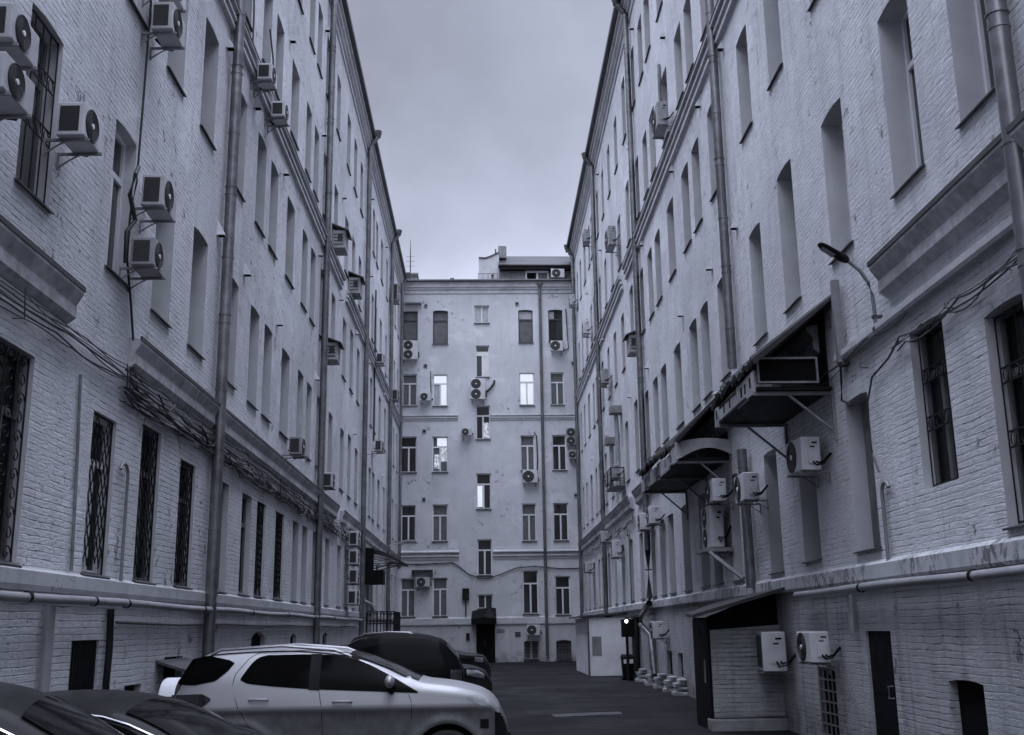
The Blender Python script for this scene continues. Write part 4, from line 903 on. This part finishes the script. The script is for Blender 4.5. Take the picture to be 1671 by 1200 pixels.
# filler roof sheet hanging between the two canopies
m = MB(); n = 20; o = Vector(TR(18.9, 0, 6)); L = lambda a, b, c: tuple(Vector(TR(a, b, c))-o)
A = [L(18.85+3.6*i/n, 0, 6.62+.2*i/n) for i in range(n+1)]; B = [L(18.85+3.6*i/n, .42+.05*math.sin(i*1.7), 6.36+.2*i/n+.03*math.sin(i*2.3)) for i in range(n+1)]
m.strip(A, B); m.strip([tuple(Vector(p)-Vector((0, 0, .03))) for p in A], [tuple(Vector(p)-Vector((0, 0, .03))) for p in B]); m.strip(B, [tuple(Vector(p)-Vector((0, 0, .03))) for p in B])
ob = m.build('cornice_sheet', mTin); ob.location = o; tag(ob, 'bent zinc sheet lying on the cornice between the two canopies', 'sheet metal')
# iron cage shelf on right wing
t = thing('iron_shelf', 'rusty iron cage shelf under a boxed air conditioner, far right wing', 'shelf', TR(40.6, 0, 7.0)); o = Vector(t.location)
m = MB()
for u in (41.0, 42.3):
    for b_ in (.05, .55): m.tube([Vector(TR(u, b_, 7.0))-o, Vector(TR(u, b_, 7.7))-o], .02, 5)
for z in (7.0, 7.7): m.tube([Vector(TR(41.0, .55, z))-o, Vector(TR(42.3, .55, z))-o], .02, 5); m.tube([Vector(TR(41.0, .05, z))-o, Vector(TR(41.0, .55, z))-o], .02, 5)
m.build('cage', mBlack, t); m = MB(); m.box(40.95, 42.35, .02, .6, 6.93, 6.99, T=lambda *p: tuple(Vector(TR(*p))-o)); m.build('shelf_plate', mTinD, t)
# long slanted bracket under the big unit
m = MB(); m.box(23.2, 24.3, 0, .62, 3.33, 3.41, T=TR); m.tube([TR(23.3, .55, 3.36), TR(22.3, .04, 2.72)], .045, 6); tag(m.build('steel_bracket', mTin), 'long slanted steel strut below the big double fan air conditioner', 'bracket')

# ================================================================ BRICK SHED on the right
sh = thing('brick_shed', 'white brick lean-to shed with a dark side opening and thin sloping roof', 'shed', (4.1, 19.9, 0))
SO = Vector((4.1, 19.9, 0)); S = lambda x, y, z: (x-SO.x, y-SO.y, z-SO.z)
m = MB(); x0, x1 = 4.12, XR(20)+.05; nn = 10
m.add([S(x0, 19.9, .22), S(x1, 19.9, .22), S(x1, 19.9, 1.80), S(x0, 19.9, 1.72), S(x0, 20.1, .22), S(x1, 20.1, .22), S(x1, 20.1, 1.80), S(x0, 20.1, 1.72)], [(0, 1, 2, 3), (4, 7, 6, 5), (3, 2, 6, 7), (0, 3, 7, 4), (0, 4, 5, 1)])
wlo = m.build('wall', mShed, sh)
m = MB(); m.add([S(x0-.02, 20.0, 1.70), S(x1, 20.0, 1.75), S(x1, 20.0, 2.42), S(x0-.02, 20.0, 1.95), S(x0-.02, 20.15, 1.70), S(x1, 20.15, 1.75), S(x1, 20.15, 2.42), S(x0-.02, 20.15, 1.95)], [(0, 1, 2, 3), (4, 7, 6, 5), (3, 2, 6, 7), (0, 3, 7, 4)]); m.build('gable_infill', mDoor, sh)
m = MB(); m.box(x0-.05-SO.x, x0-.005-SO.x, 0, 1.35, 0, 1.93); m.build('door', mDoor, sh)
m = MB(); m.box(x0-.07-SO.x, x0-.05-SO.x, .3, .36, .8, 1.2); m.build('door_handle', mTin, sh)
m = MB(); m.box(-.05, x1-SO.x, -.12, .3, -.02, .2); m.build('plinth', mConc, sh, bevel=.03)
m = MB(); m.add([S(3.72, 19.35, 1.99), S(XR(19)+.0, 18.95, 2.46), S(XR(24), 24.5, 2.36), S(4.2, 22.6, 2.04), S(3.72, 19.35, 1.93), S(XR(19), 18.95, 2.40), S(XR(24), 24.5, 2.30), S(4.2, 22.6, 1.98)], [(0, 1, 2, 3), (4, 7, 6, 5), (0, 4, 5, 1), (1, 5, 6, 2), (2, 6, 7, 3), (3, 7, 4, 0)]); m.build('roof', mRoof, sh)
m = MB(); m.box(x0-SO.x, x1-SO.x, 1.35, 1.45, 0, 1.95); m.build('rear_wall', mDoor, sh)

# ================================================================ WHITE ANNEX, bin, lantern
an = thing('white_annex', 'small white flat-fronted outbuilding with a grey panel, against the right wing', 'outbuilding', (4.15, 42.3, 0))
AO_ = Vector((4.15, 42.3, 0)); A_ = lambda x, y, z: (x-AO_.x, y-AO_.y, z)
m = MB(); m.box(.0, 1.5, 0, 6, 0, 2.15); m.build('wall', mWhite, an, bevel=.02)
m = MB(); m.add([(-.25, -.12, 2.17), (1.6, -.12, 2.27), (1.6, 6.2, 2.27), (-.25, 6.2, 2.17), (-.25, -.12, 2.23), (1.6, -.12, 2.33), (1.6, 6.2, 2.33), (-.25, 6.2, 2.23)], [(0, 3, 2, 1), (4, 5, 6, 7), (0, 1, 5, 4), (1, 2, 6, 5), (2, 3, 7, 6), (3, 0, 4, 7)]); m.build('roof', mTinD, an)
m = MB(); m.tube([(-.04, -.04, 0), (-.04, -.04, 2.15)], .035, 8); m.build('corner_post', mPipeD, an)
m = MB(); m.box(.1, .46, -.012, -.001, .75, 1.45); m.build('grey_panel', mConc, an)
dk = thing('entrance_canopy', 'dark doorway with narrow flat canopy right of the white outbuilding', 'doorway', TR(39.2, 0, 0)); o = Vector(dk.location); L = lambda a, b, c: tuple(Vector(TR(a, b, c))-o)
m = MB(); m.box(38.9, 40.3, 0, .08, .0, 2.05, T=L); m.build('door', mDoor, dk)
m = MB(); m.box(38.4, 40.6, 0, .75, 2.12, 2.18, T=L); m.build('canopy_slab', mTinD, dk)
m = MB(); m.tube([L(38.7, .45, 0), L(38.7, .45, 2.1)], .05, 8); m.tube([L(38.5, .15, 0), L(38.5, .15, 2.1)], .06, 8); m.build('post', mBlack, dk)
m = MB(); m.box(38.6, 38.9, .15, .62, 1.45, 2.05, T=L); m.build('side_board', mDoor, dk)
ln = thing('lantern', 'small lit white lamp hanging under the dark doorway canopy', 'lamp', TR(38.3, .5, 1.98)); bm = MB()
bm.lathe([(.001, -.06), (.035, -.05), (.055, -.015), (.055, .015), (.035, .05), (.001, .06)], 14, lambda x, a, y: (x, y, a)); bm.build('bulb', mBulb, ln, smooth=True); m = MB(); m.tube([(0, 0, .06), (0, 0, .14)], .03, 8); m.build('holder', mBlack, ln)
bn = thing('litter_bin', 'tall black bin with a pale label in front of the white outbuilding', 'bin', TR(39.0, .42, 0)); m = MB()
m.add([(-.17, -.17, .06), (.17, -.17, .06), (.17, .17, .06), (-.17, .17, .06), (-.22, -.2, .74), (.22, -.2, .74), (.22, .2, .74), (-.22, .2, .74)], [(0, 3, 2, 1), (0, 1, 5, 4), (1, 2, 6, 5), (2, 3, 7, 6), (3, 0, 4, 7)]); m.build('body', mDoor, bn, bevel=.02)
m = MB(); m.add([(-.24, -.23, .74), (.24, -.23, .74), (.24, .22, .74), (-.24, .22, .74), (-.22, -.2, .80), (.22, -.2, .80), (.2, .2, .86), (-.2, .2, .86)], [(0, 3, 2, 1), (0, 1, 5, 4), (1, 2, 6, 5), (2, 3, 7, 6), (3, 0, 4, 7), (4, 5, 6, 7)]); m.build('lid', mPlast, bn)
m = MB(); m.add([(-.16, -.207, .56), (.16, -.207, .56), (.17, -.212, .70), (-.17, -.212, .70)], [(0, 1, 2, 3)]); m.build('paper_label', mPaper, bn)
m = MB(); m.tube([(-.2, .2, .05), (.2, .2, .05)], .05, 10); m.build('wheel', mTyre, bn)

# ================================================================ PORCH on the left
pc = thing('porch', 'raised entrance landing with ornate black railing, far left', 'porch', TL(43.9, 0, 0)); o = Vector(pc.location); L = lambda a, b, c: tuple(Vector(TL(a, b, c))-o)
m = MB(); m.box(43.9, 47, 0, 1.25, 0, 1.5, T=L); m.build('landing', mConc, pc)
m = MB()
def rail(pa, pb):
    n = int(max(abs(pa[0]-pb[0]), abs(pa[1]-pb[1]))/.12)
    P = lambda i, z: L(pa[0]+(pb[0]-pa[0])*i/n, pa[1]+(pb[1]-pa[1])*i/n, z)
    for z in (1.6, 2.05, 2.5): m.tube([P(0, z), P(n, z)], .022, 6)
    for i in range(n+1): m.tube([P(i, 1.5), P(i, 2.5)], .02 if i % 3 else .035, 5)
    for i in range(n):
        c = Vector(P(i+.5, 2.27)); e = (Vector(P(i+1, 0))-Vector(P(i, 0)))*.5
        m.tube([tuple(c+e*math.cos(q)+Vector((0, 0, .16*math.sin(q)))) for q in [2*math.pi*j/10 for j in range(11)]], .016, 4)
rail((43.95, .15), (43.95, 1.22)); rail((43.95, 1.22), (46.9, 1.22)); m.build('railing', mBlack, pc)
aw = thing('porch_awning', 'dark sloping awning on iron arms over the far left entrance', 'awning', TL(43.6, 0, 4)); o = Vector(aw.location); L = lambda a, b, c: tuple(Vector(TL(a, b, c))-o)
m = MB(); n = 14
up = [L(43.6, 1.62*i/n, 5.0-.62*(i/n)-.12*math.sin(math.pi*i/n)*-1) for i in range(n+1)]; up2 = [L(47.0, 1.62*i/n, 5.0-.62*(i/n)+.12*math.sin(math.pi*i/n)) for i in range(n+1)]
m.strip(up, up2); m.strip([tuple(Vector(p)-Vector((0, 0, .05))) for p in up], [tuple(Vector(p)-Vector((0, 0, .05))) for p in up2]); m.strip(up, [tuple(Vector(p)-Vector((0, 0, .05))) for p in up]); m.build('awning_sheet', mTinD, aw)
for u in (43.7, 45.2, 46.9):
    m = MB(); m.tube([L(u, .03, 4.2), L(u, .5, 4.3), L(u, 1.1, 4.45), L(u, 1.55, 4.42)], .025, 6); m.tube([L(u, .03, 4.75), L(u, 1.5, 4.45)], .02, 6); m.tube([L(u, .03, 4.45), L(u, 1.3, 4.45)], .018, 6)
    m.build('iron_arm', mTin, aw)
m = MB(); m.box(43.5, 43.6, 0, .42, 3.55, 4.95, T=L); m.box(43.6, 44.4, 0, .8, 3.55, 4.1, T=L); m.build('side_board', mDoor, aw)
m = MB(); m.tube([TL(52.3, .05, 5.6), TL(52.3, .5, 5.75), TL(52.3, 1.2, 5.9)], .03, 6); m.tube([TL(52.3, .05, 5.0), TL(52.3, .4, 5.5)], .02, 6); m.box(52.2, 52.4, 1.0, 1.55, 5.87, 5.95, T=TL); tag(m.build('wall_lamp', mGas), 'pale wall lamp arm reaching out at the far left corner', 'lamp')
m = MB(); m.tube([TL(42.6, .15, 2.9), TL(42.9, .4, 2.75), TL(43.2, .5, 2.45), TL(43.2, .4, 2.2)], .08, 8); tag(m.build('flue_elbow', mGas, smooth=True), 'short bent zinc flue left of the far porch railing', 'pipe')

# small basement awning on the left
m = MB(); m.add([TL(16.3, 0, 1.42), TL(17.9, 0, 1.42), TL(17.9, .45, 1.30), TL(16.3, .45, 1.28), TL(16.3, 0, 1.38), TL(17.9, 0, 1.38), TL(17.9, .45, 1.26), TL(16.3, .45, 1.24)], [(0, 1, 2, 3), (4, 7, 6, 5), (3, 2, 6, 7), (0, 3, 7, 4), (1, 5, 6, 2)]); tag(m.build('basement_awning', mTinD), 'bent dark metal lid over the basement opening behind the silver car', 'lid')
# patch on the road
m = MB(); m.add([(1.55, 23.4, .009), (3.0, 23.9, .009), (3.05, 24.6, .009), (1.5, 24.2, .009)], [(0, 1, 2, 3)]); tag(m.build('road_patch', simple('patch_asphalt', .05, .8, var=.25, sc=9)), kind='structure')

# ================================================================ CARS
def smooth_interp(pts, win=.10):
    xs = np.array([p[0] for p in pts]); zs = np.array([p[1] for p in pts]); X = np.linspace(xs[0], xs[-1], 400); Zv = np.interp(X, xs, zs)
    k = max(1, int(win/(X[1]-X[0]))); ker = np.ones(k)/k; Zp = np.pad(Zv, k, mode='edge'); Zs = np.convolve(np.convolve(Zp, ker, 'same'), ker, 'same')[k:-k]
    return lambda x: float(np.interp(x, X, Zs))
def car(name, label, loc, L_, W_, top, belt, pm, side_glass, wind, rear=None, wheels=(.8, 3.3), wr=.33, rot=0, crease=.92, rails=False, gaps=(), handles=(), head=None, tail=None, mirror=None, trim=None, spare=False, inset=.42, patches=()):
    t = thing(name, label, 'car', loc, rot, 'cars parked in the yard')
    tp = smooth_interp(top); bt = smooth_interp(belt, .15); H = W_/2
    def hw(x):
        f = 1.; a = .95; 
        if x > L_-a: f -= .15*((x-(L_-a))/a)**2.4
        if x < .5: f -= .10*((.5-x)/.5)**2
        return H*f
    def ym(z): return np.interp(z, [.2, .35, .5, .7, crease-.04, crease-.006, crease+.006, crease+.1, crease+.25], [.90, .935, .945, .945, .968, .990, .998, .982, .955])
    def zb(x):
        z = .26
        for wx in wheels:
            d_ = abs(x-wx); R = wr+.07
            if d_ < R: z = max(z, wr+math.sqrt(R*R-d_*d_))
        return min(z, tp(x)-.08)
    def geo(x):
        tz = tp(x); b = min(bt(x), tz-.03); gh = tz-b; rc = min(.075, gh*.45) if gh > .2 else min(.03, gh*.4); te = tz-rc; h = hw(x); yb = h*ym(b); ye = yb-(te-b)*inset-.02
        return tz, b, te, h, yb, max(ye, .2)
    def ys(x, z):
        tz, b, te, h, yb, ye = geo(x)
        if z <= b:
            fl = 0
            for wx in wheels:
                rr = math.hypot(x-wx, z-wr); fl += .032*math.exp(-((rr-(wr+.10))/.055)**2) if z < crease-.02 else 0
            return h*float(ym(z))+fl
        q = min((z-b)/max(te-b, .001), 1); return yb+(ye-yb)*q+.018*math.sin(math.pi*q)
    xs = sorted(set([0, L_]+list(np.linspace(0, L_, 76))+[wx+s_*(wr+.07)*math.cos(a) for wx in wheels for s_ in (-1, 1) for a in np.linspace(0.02, 1.5, 9)]))
    rows = []
    for x in xs:
        tz, b, te, h, yb, ye = geo(x); z0 = zb(x); z0 = min(z0, b-.01); p = [(ys(x, z0)-.05, z0+.0), (ys(x, z0), z0)]
        if b > crease+.06 and z0 < crease-.08: zl = list(np.linspace(z0, crease-.04, 9)[1:])+[crease-.006, crease+.006, crease+.05, b]
        else: zl = list(np.linspace(z0, b, 13)[1:])
        for z in zl: p.append((ys(x, z), z))
        for k in range(1, 5): z = b+(te-b)*k/4; p.append((ys(x, z), z))
        for k in range(1, 7): a = k/6*math.pi/2; p.append((ye*math.cos(a), te+(tz-te)*math.sin(a)))
        full = [(x, -y, z) for y, z in p]+[(x, y, z) for y, z in reversed(p[:-1])]
        rows.append(full)
    n = len(rows[0]); m = MB(); m.add([q for r_ in rows for q in r_], [(i*n+j, i*n+j+1, (i+1)*n+j+1, (i+1)*n+j) for i in range(len(rows)-1) for j in range(n-1)]+[tuple(range(n)), tuple((len(rows)-1)*n+j for j in range(n))])
    m.build('body', pm, t, smooth=True)
    m = MB(); m.box(.25, L_-.3, -H*.82, H*.82, .22, .72); m.build('underbody', mInk, t)
    def patch(nm, up, lo, mt, par=None, off=.006, sides=(-1, 1), nx=22, nz=5):
        xa = max(up[0][0], lo[0][0]); xb_ = min(up[-1][0], lo[-1][0]); U = lambda x: np.interp(x, [q[0] for q in up], [q[1] for q in up]); Lw = lambda x: np.interp(x, [q[0] for q in lo], [q[1] for q in lo])
        for s_ in sides:
            m = MB(); vs = []; X_ = np.linspace(xa, xb_, nx)
            for x in X_:
                for k in range(nz+1):
                    z = Lw(x)+(U(x)-Lw(x))*k/nz; vs.append((x, s_*(ys(x, z)+off), z))
            m.add(vs, [(i*(nz+1)+j, i*(nz+1)+j+1, (i+1)*(nz+1)+j+1, (i+1)*(nz+1)+j) for i in range(nx-1) for j in range(nz)]); m.build(nm, mt, par or t, smooth=True)
    for up, lo in side_glass: patch('side_window', up, lo, mGlC)
    for nm, up, lo, mt in patches: patch(nm, up, lo, mt, off=.009)
    def toppatch(nm, xa, xb_, mt, mg=.06):
        m = MB(); vs = []; nx = 14; ny = 12
        for x in np.linspace(xa, xb_, nx):
            tz, b, te, h, yb, ye = geo(x); sl = (tp(x+.02)-tp(x-.02))/.04; q = 1/math.sqrt(1+sl*sl)
            for k in range(ny+1):
                c = -1+2*k/ny; y = c*(ye-mg); zz = te+(tz-te)*math.sqrt(max(0, 1-(y/ye)**2)); vs.append((x-sl*q*.010, y, zz+q*.010))
        m.add(vs, [(i*(ny+1)+j, i*(ny+1)+j+1, (i+1)*(ny+1)+j+1, (i+1)*(ny+1)+j) for i in range(nx-1) for j in range(ny)]); m.build(nm, mt, t, smooth=True)
    toppatch('windshield', wind[0], wind[1], mGlC)
    if rear: toppatch('rear_window', rear[0], rear[1], mGlC)
    for wx in wheels:
        for s_ in (-1, 1):
            yy = s_*(H-.11); T = lambda x, a, z: (wx+x, yy+a*s_, wr+z)
            wm = MB(); wm.lathe([(wr*.62, -.1), (wr*.9, -.11), (wr, -.08), (wr, .06), (wr*.92, .10), (wr*.66, .105), (wr*.62, .08)], 30, T); wo = wm.build('wheel', mTyre, t, smooth=True)
            rm = MB(); rm.lathe([(wr*.64, .085), (wr*.6, .09), (wr*.57, .04), (.05, .03), (.001, .03)], 30, T, 1)
            for k in range(5):
                a = k*2*math.pi/5; ca, sa = math.cos(a), math.sin(a)
                rm.add([T(ca*.05-sa*.035, .07, sa*.05+ca*.035), T(ca*.05+sa*.035, .07, sa*.05-ca*.035), T(ca*wr*.6+sa*.02, .088, sa*wr*.6-ca*.02), T(ca*wr*.6-sa*.02, .088, sa*wr*.6+ca*.02)], [(0, 1, 2, 3)], 0)
            rm.build('rim', [mRim, mInk], wo)
    for g_ in gaps:
        m = MB(); P = []
        for (xa, za), (xb_, zb_) in zip(g_, g_[1:]):
            for k in range(8): q = k/8; P.append((xa+(xb_-xa)*q, za+(zb_-za)*q))
        P.append(g_[-1])
        for s_ in (-1, 1): m = MB(); m.tube([(x, s_*(ys(x, z)-.0015), z) for x, z in P], .0045, 5); m.build('door_gap', mInk, t)
    for x, z in handles:
        for s_ in (-1, 1):
            m = MB(); y = ys(x, z); m.tube([(x-.11, s_*(y+.005), z), (x-.08, s_*(y+.035), z+.005), (x+.08, s_*(y+.035), z+.005), (x+.11, s_*(y+.005), z)], .014, 8); m.build('door_handle', pm, t, smooth=True)
    if rails:
        for s_ in (-1, 1):
            m = MB(); P = [(x, s_*(geo(x)[5]-.05), geo(x)[2]+.03+hh) for x, hh in ((rails[0], -.0), (rails[0]+.12, .045), ((rails[0]+rails[1])/2, .055), (rails[1]-.2, .045), (rails[1], .0))]; m.tube(P, .018, 8); m.build('roof_rail', mRim, t, smooth=True)
            m = MB(); m.tube([(x, s_*(geo(x)[5]-.02), geo(x)[2]+.026) for x in np.linspace(rails[0]-.1, rails[1]+.1, 14)], .006, 6); m.build('rail_gasket', mInk, t)
    if mirror:
        x, z = mirror
        for s_ in (-1, 1):
            y = ys(x, z-.05); mm_ = MB(); c = (x, s_*(y+.13), z)
            vs = []; 
            for i in range(7):
                ph = math.pi*i/6
                for j in range(12):
                    th = 2*math.pi*j/12; vs.append((c[0]+.06*math.sin(ph)*math.cos(th)-.0, c[1]+.115*math.cos(ph), c[2]+.075*math.sin(ph)*math.sin(th)))
            mm_.add(vs, [(i*12+j, i*12+(j+1) % 12, (i+1)*12+(j+1) % 12, (i+1)*12+j) for i in range(6) for j in range(12)]); mo = mm_.build('mirror', pm, t, smooth=True)
            m = MB(); m.tube([(x+.02, s_*(y-.01), z-.12), (x+.01, s_*(y+.08), z-.10), (x, s_*(y+.11), z-.04)], .035, 8); m.build('mirror_foot', mPlast, mo, smooth=True)
    if trim:
        for s_ in (-1, 1): m = MB(); m.tube([(x, s_*(ys(x, z)+.006), z) for x, z in trim], .008, 6); m.build('chrome_trim', mChrome, t, smooth=True)
    if head: patch('headlight', head[0], head[1], mLens, off=.008)
    if tail: patch('tail_light', tail[0], tail[1], mLensD, off=.008)
    if spare:
        T = lambda x, a, z: (-.11+a, .0+x, .93+z)
        m = MB(); m.lathe([(.001, -.15), (.26, -.15), (.32, -.135), (.335, -.11), (.335, .06)], 36, T); m.build('spare_wheel_cover', mPaper, t, smooth=True)
        m = MB(); m.lathe([(.33, .06), (.335, .10), (.28, .12), (.001, .12)], 36, T); m.build('spare_tyre', mTyre, t, smooth=True)
    # grille and lower bumper
    m = MB(); xg = L_+.0; zt_ = tp(L_); m.box(xg-.05, xg+.025, -hw(L_)*.8, hw(L_)*.8, .30, min(zt_-.03, .62)); m.build('grille', mPlast, t, bevel=.015)
    return t
x0 = -3.62; D = lambda l: [(round(x-x0, 3), z) for x, z in l]
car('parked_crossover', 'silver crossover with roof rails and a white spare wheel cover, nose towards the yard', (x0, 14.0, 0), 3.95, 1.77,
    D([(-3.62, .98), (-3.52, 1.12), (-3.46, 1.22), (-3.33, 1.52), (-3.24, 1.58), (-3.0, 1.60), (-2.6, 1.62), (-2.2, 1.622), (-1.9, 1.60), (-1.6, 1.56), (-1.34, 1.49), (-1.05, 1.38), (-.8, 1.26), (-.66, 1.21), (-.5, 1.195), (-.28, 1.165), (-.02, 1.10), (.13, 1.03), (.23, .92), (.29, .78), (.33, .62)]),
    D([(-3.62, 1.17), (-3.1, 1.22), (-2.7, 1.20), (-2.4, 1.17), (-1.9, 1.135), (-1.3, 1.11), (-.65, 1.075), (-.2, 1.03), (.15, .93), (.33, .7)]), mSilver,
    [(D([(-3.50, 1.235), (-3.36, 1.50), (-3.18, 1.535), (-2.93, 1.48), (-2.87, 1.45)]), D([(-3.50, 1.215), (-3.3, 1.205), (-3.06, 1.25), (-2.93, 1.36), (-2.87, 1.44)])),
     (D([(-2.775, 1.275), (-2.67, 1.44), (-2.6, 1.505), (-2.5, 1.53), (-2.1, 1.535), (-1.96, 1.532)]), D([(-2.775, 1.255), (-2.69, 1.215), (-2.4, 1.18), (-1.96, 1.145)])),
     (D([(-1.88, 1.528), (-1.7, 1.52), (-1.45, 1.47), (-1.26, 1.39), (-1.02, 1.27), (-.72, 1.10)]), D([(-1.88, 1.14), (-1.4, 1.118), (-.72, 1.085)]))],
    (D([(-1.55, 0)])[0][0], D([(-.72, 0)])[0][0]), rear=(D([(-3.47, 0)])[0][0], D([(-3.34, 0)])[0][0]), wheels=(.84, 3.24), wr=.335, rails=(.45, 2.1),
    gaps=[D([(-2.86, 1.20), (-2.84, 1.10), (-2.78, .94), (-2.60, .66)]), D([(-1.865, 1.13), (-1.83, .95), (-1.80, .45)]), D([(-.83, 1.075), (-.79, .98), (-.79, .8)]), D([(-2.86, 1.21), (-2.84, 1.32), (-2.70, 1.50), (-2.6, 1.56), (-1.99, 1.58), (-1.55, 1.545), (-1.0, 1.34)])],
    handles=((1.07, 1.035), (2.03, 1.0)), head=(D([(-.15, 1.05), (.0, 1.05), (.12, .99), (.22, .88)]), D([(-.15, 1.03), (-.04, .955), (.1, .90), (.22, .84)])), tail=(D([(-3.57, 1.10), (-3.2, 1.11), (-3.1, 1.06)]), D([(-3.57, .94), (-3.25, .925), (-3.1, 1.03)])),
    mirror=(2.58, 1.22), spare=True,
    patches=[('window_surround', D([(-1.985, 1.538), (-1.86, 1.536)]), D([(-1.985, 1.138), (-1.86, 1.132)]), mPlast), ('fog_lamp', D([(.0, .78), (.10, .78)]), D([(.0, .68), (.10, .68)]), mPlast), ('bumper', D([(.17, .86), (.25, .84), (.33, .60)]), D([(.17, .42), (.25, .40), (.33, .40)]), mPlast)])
sil = lambda l: l
suvtop = [(0, .85), (.06, 1.1), (.18, 1.34), (.4, 1.6), (.7, 1.70), (1.6, 1.74), (2.3, 1.70), (2.8, 1.56), (3.3, 1.22), (3.6, 1.13), (4.3, 1.02), (4.45, .85), (4.5, .62)]
suvbelt = [(0, 1.08), (.5, 1.10), (2.5, 1.08), (3.3, 1.06), (4.2, .95), (4.5, .7)]
sg = [([(.45, 1.30), (.75, 1.56), (1.35, 1.60), (2.2, 1.58), (2.7, 1.44), (3.15, 1.18)], [(.45, 1.16), (1.2, 1.13), (3.15, 1.10)])]
car('parked_suv', 'black tall suv with its rear towards the yard, right behind the silver crossover', (-.28, 18.4+.92, 0), 4.5, 1.84,
    [(0, 1.05), (.03, 1.32), (.16, 1.45), (.32, 1.63), (.6, 1.715), (.9, 1.735), (1.4, 1.735), (1.75, 1.66), (2.1, 1.50), (2.7, 1.17), (4.2, 1.02), (4.45, .85), (4.5, .62)], suvbelt, mDark, [([(.3, 1.35), (.6, 1.55), (1.3, 1.58), (1.7, 1.50), (2.3, 1.22)], [(.3, 1.16), (2.3, 1.10)])], (1.6, 2.5), (.08, .28), rot=math.pi, tail=([(.02, 1.15), (.2, 1.15)], [(.02, .95), (.2, .98)]))
car('parked_suv', 'dark suv farthest back in the row, its hood showing above the others', (-4.2, 34.5, 0), 4.5, 1.84, suvtop, suvbelt, mDark2, sg, (2.4, 3.2), (.1, .4), rails=(.6, 2.2), head=([(4.05, .98), (4.3, .95)], [(4.05, .85), (4.3, .82)]))
hbtop = [(0, .85), (.1, 1.1), (.4, 1.38), (.8, 1.47), (1.6, 1.49), (2.2, 1.44), (2.8, 1.20), (3.2, 1.05), (3.9, .96), (4.2, .85), (4.3, .6)]
car('parked_hatchback', 'low dark hatchback nosing out between the black suv and the farthest suv', (-4.05, 26.5, 0), 4.3, 1.74, hbtop, [(0, .98), (2.8, .98), (3.8, .9), (4.3, .68)], mDark2, [([(.5, 1.2), (.9, 1.36), (1.6, 1.4), (2.2, 1.34), (2.75, 1.08)], [(.5, 1.05), (2.75, 1.0)])], (2.2, 3.0), (.1, .35), head=([(3.75, .90), (4.0, .88), (4.15, .8)], [(3.75, .78), (4.0, .72), (4.15, .7)]), crease=.8)
# foreground dark sedan and the car cut by the left edge
sx = -4.47
car('parked_sedan', 'dark sedan with bright chrome window line, only its roof in view at the bottom', (sx, 6.3+.8, 0), 4.6, 1.60,
    [(0, .85), (.1, 1.0), (.7, 1.06), (1.0, 1.14), (1.4, 1.38), (1.75, 1.455), (2.0, 1.462), (2.2, 1.45), (2.35, 1.425), (2.5, 1.38), (2.65, 1.315), (2.85, 1.205), (3.05, 1.095), (3.3, .99), (4.2, .88), (4.6, .6)],
    [(0, .95), (1, 1.0), (3.2, .98), (3.8, .92), (4.3, .78), (4.6, .55)], mDark2,
    [([(1.5, 1.15), (1.75, 1.30), (2.2, 1.345), (2.35, 1.325), (2.5, 1.28), (2.8, 1.14), (3.1, 1.0)], [(1.5, 1.04), (3.1, .97)])], (2.45, 3.2), (.72, 1.4), crease=.82,
    trim=[(2.2, 1.365), (2.35, 1.345), (2.5, 1.302), (2.65, 1.240), (2.8, 1.165), (2.95, 1.09), (3.1, 1.02)], inset=.36)
car('parked_sedan', 'dark car cut by the left edge of the photo, nearest of all', (-4.34, 4.72, 0), 4.1, 1.6,
    [(0, .9), (.1, 1.1), (.5, 1.34), (1.0, 1.57), (1.6, 1.615), (2.1, 1.605), (2.32, 1.56), (2.6, 1.40), (2.9, 1.20), (3.15, 1.06), (3.4, 1.0), (3.9, .88), (4.1, .6)],
    [(0, 1.0), (2.7, 1.04), (3.3, .97), (3.9, .8), (4.1, .55)], mDark2,
    [([(.7, 1.30), (1.2, 1.47), (2.0, 1.51), (2.25, 1.47), (2.85, 1.13)], [(.7, 1.08), (2.85, 1.05)])], (2.40, 3.15), (.2, .85), crease=.86, inset=.34, wheels=(.7, 3.2), rot=.22,
    trim=[(.9, 1.45), (1.3, 1.505), (2.0, 1.52), (2.2, 1.50), (2.45, 1.38), (2.85, 1.15)], handles=((1.2, .95),))
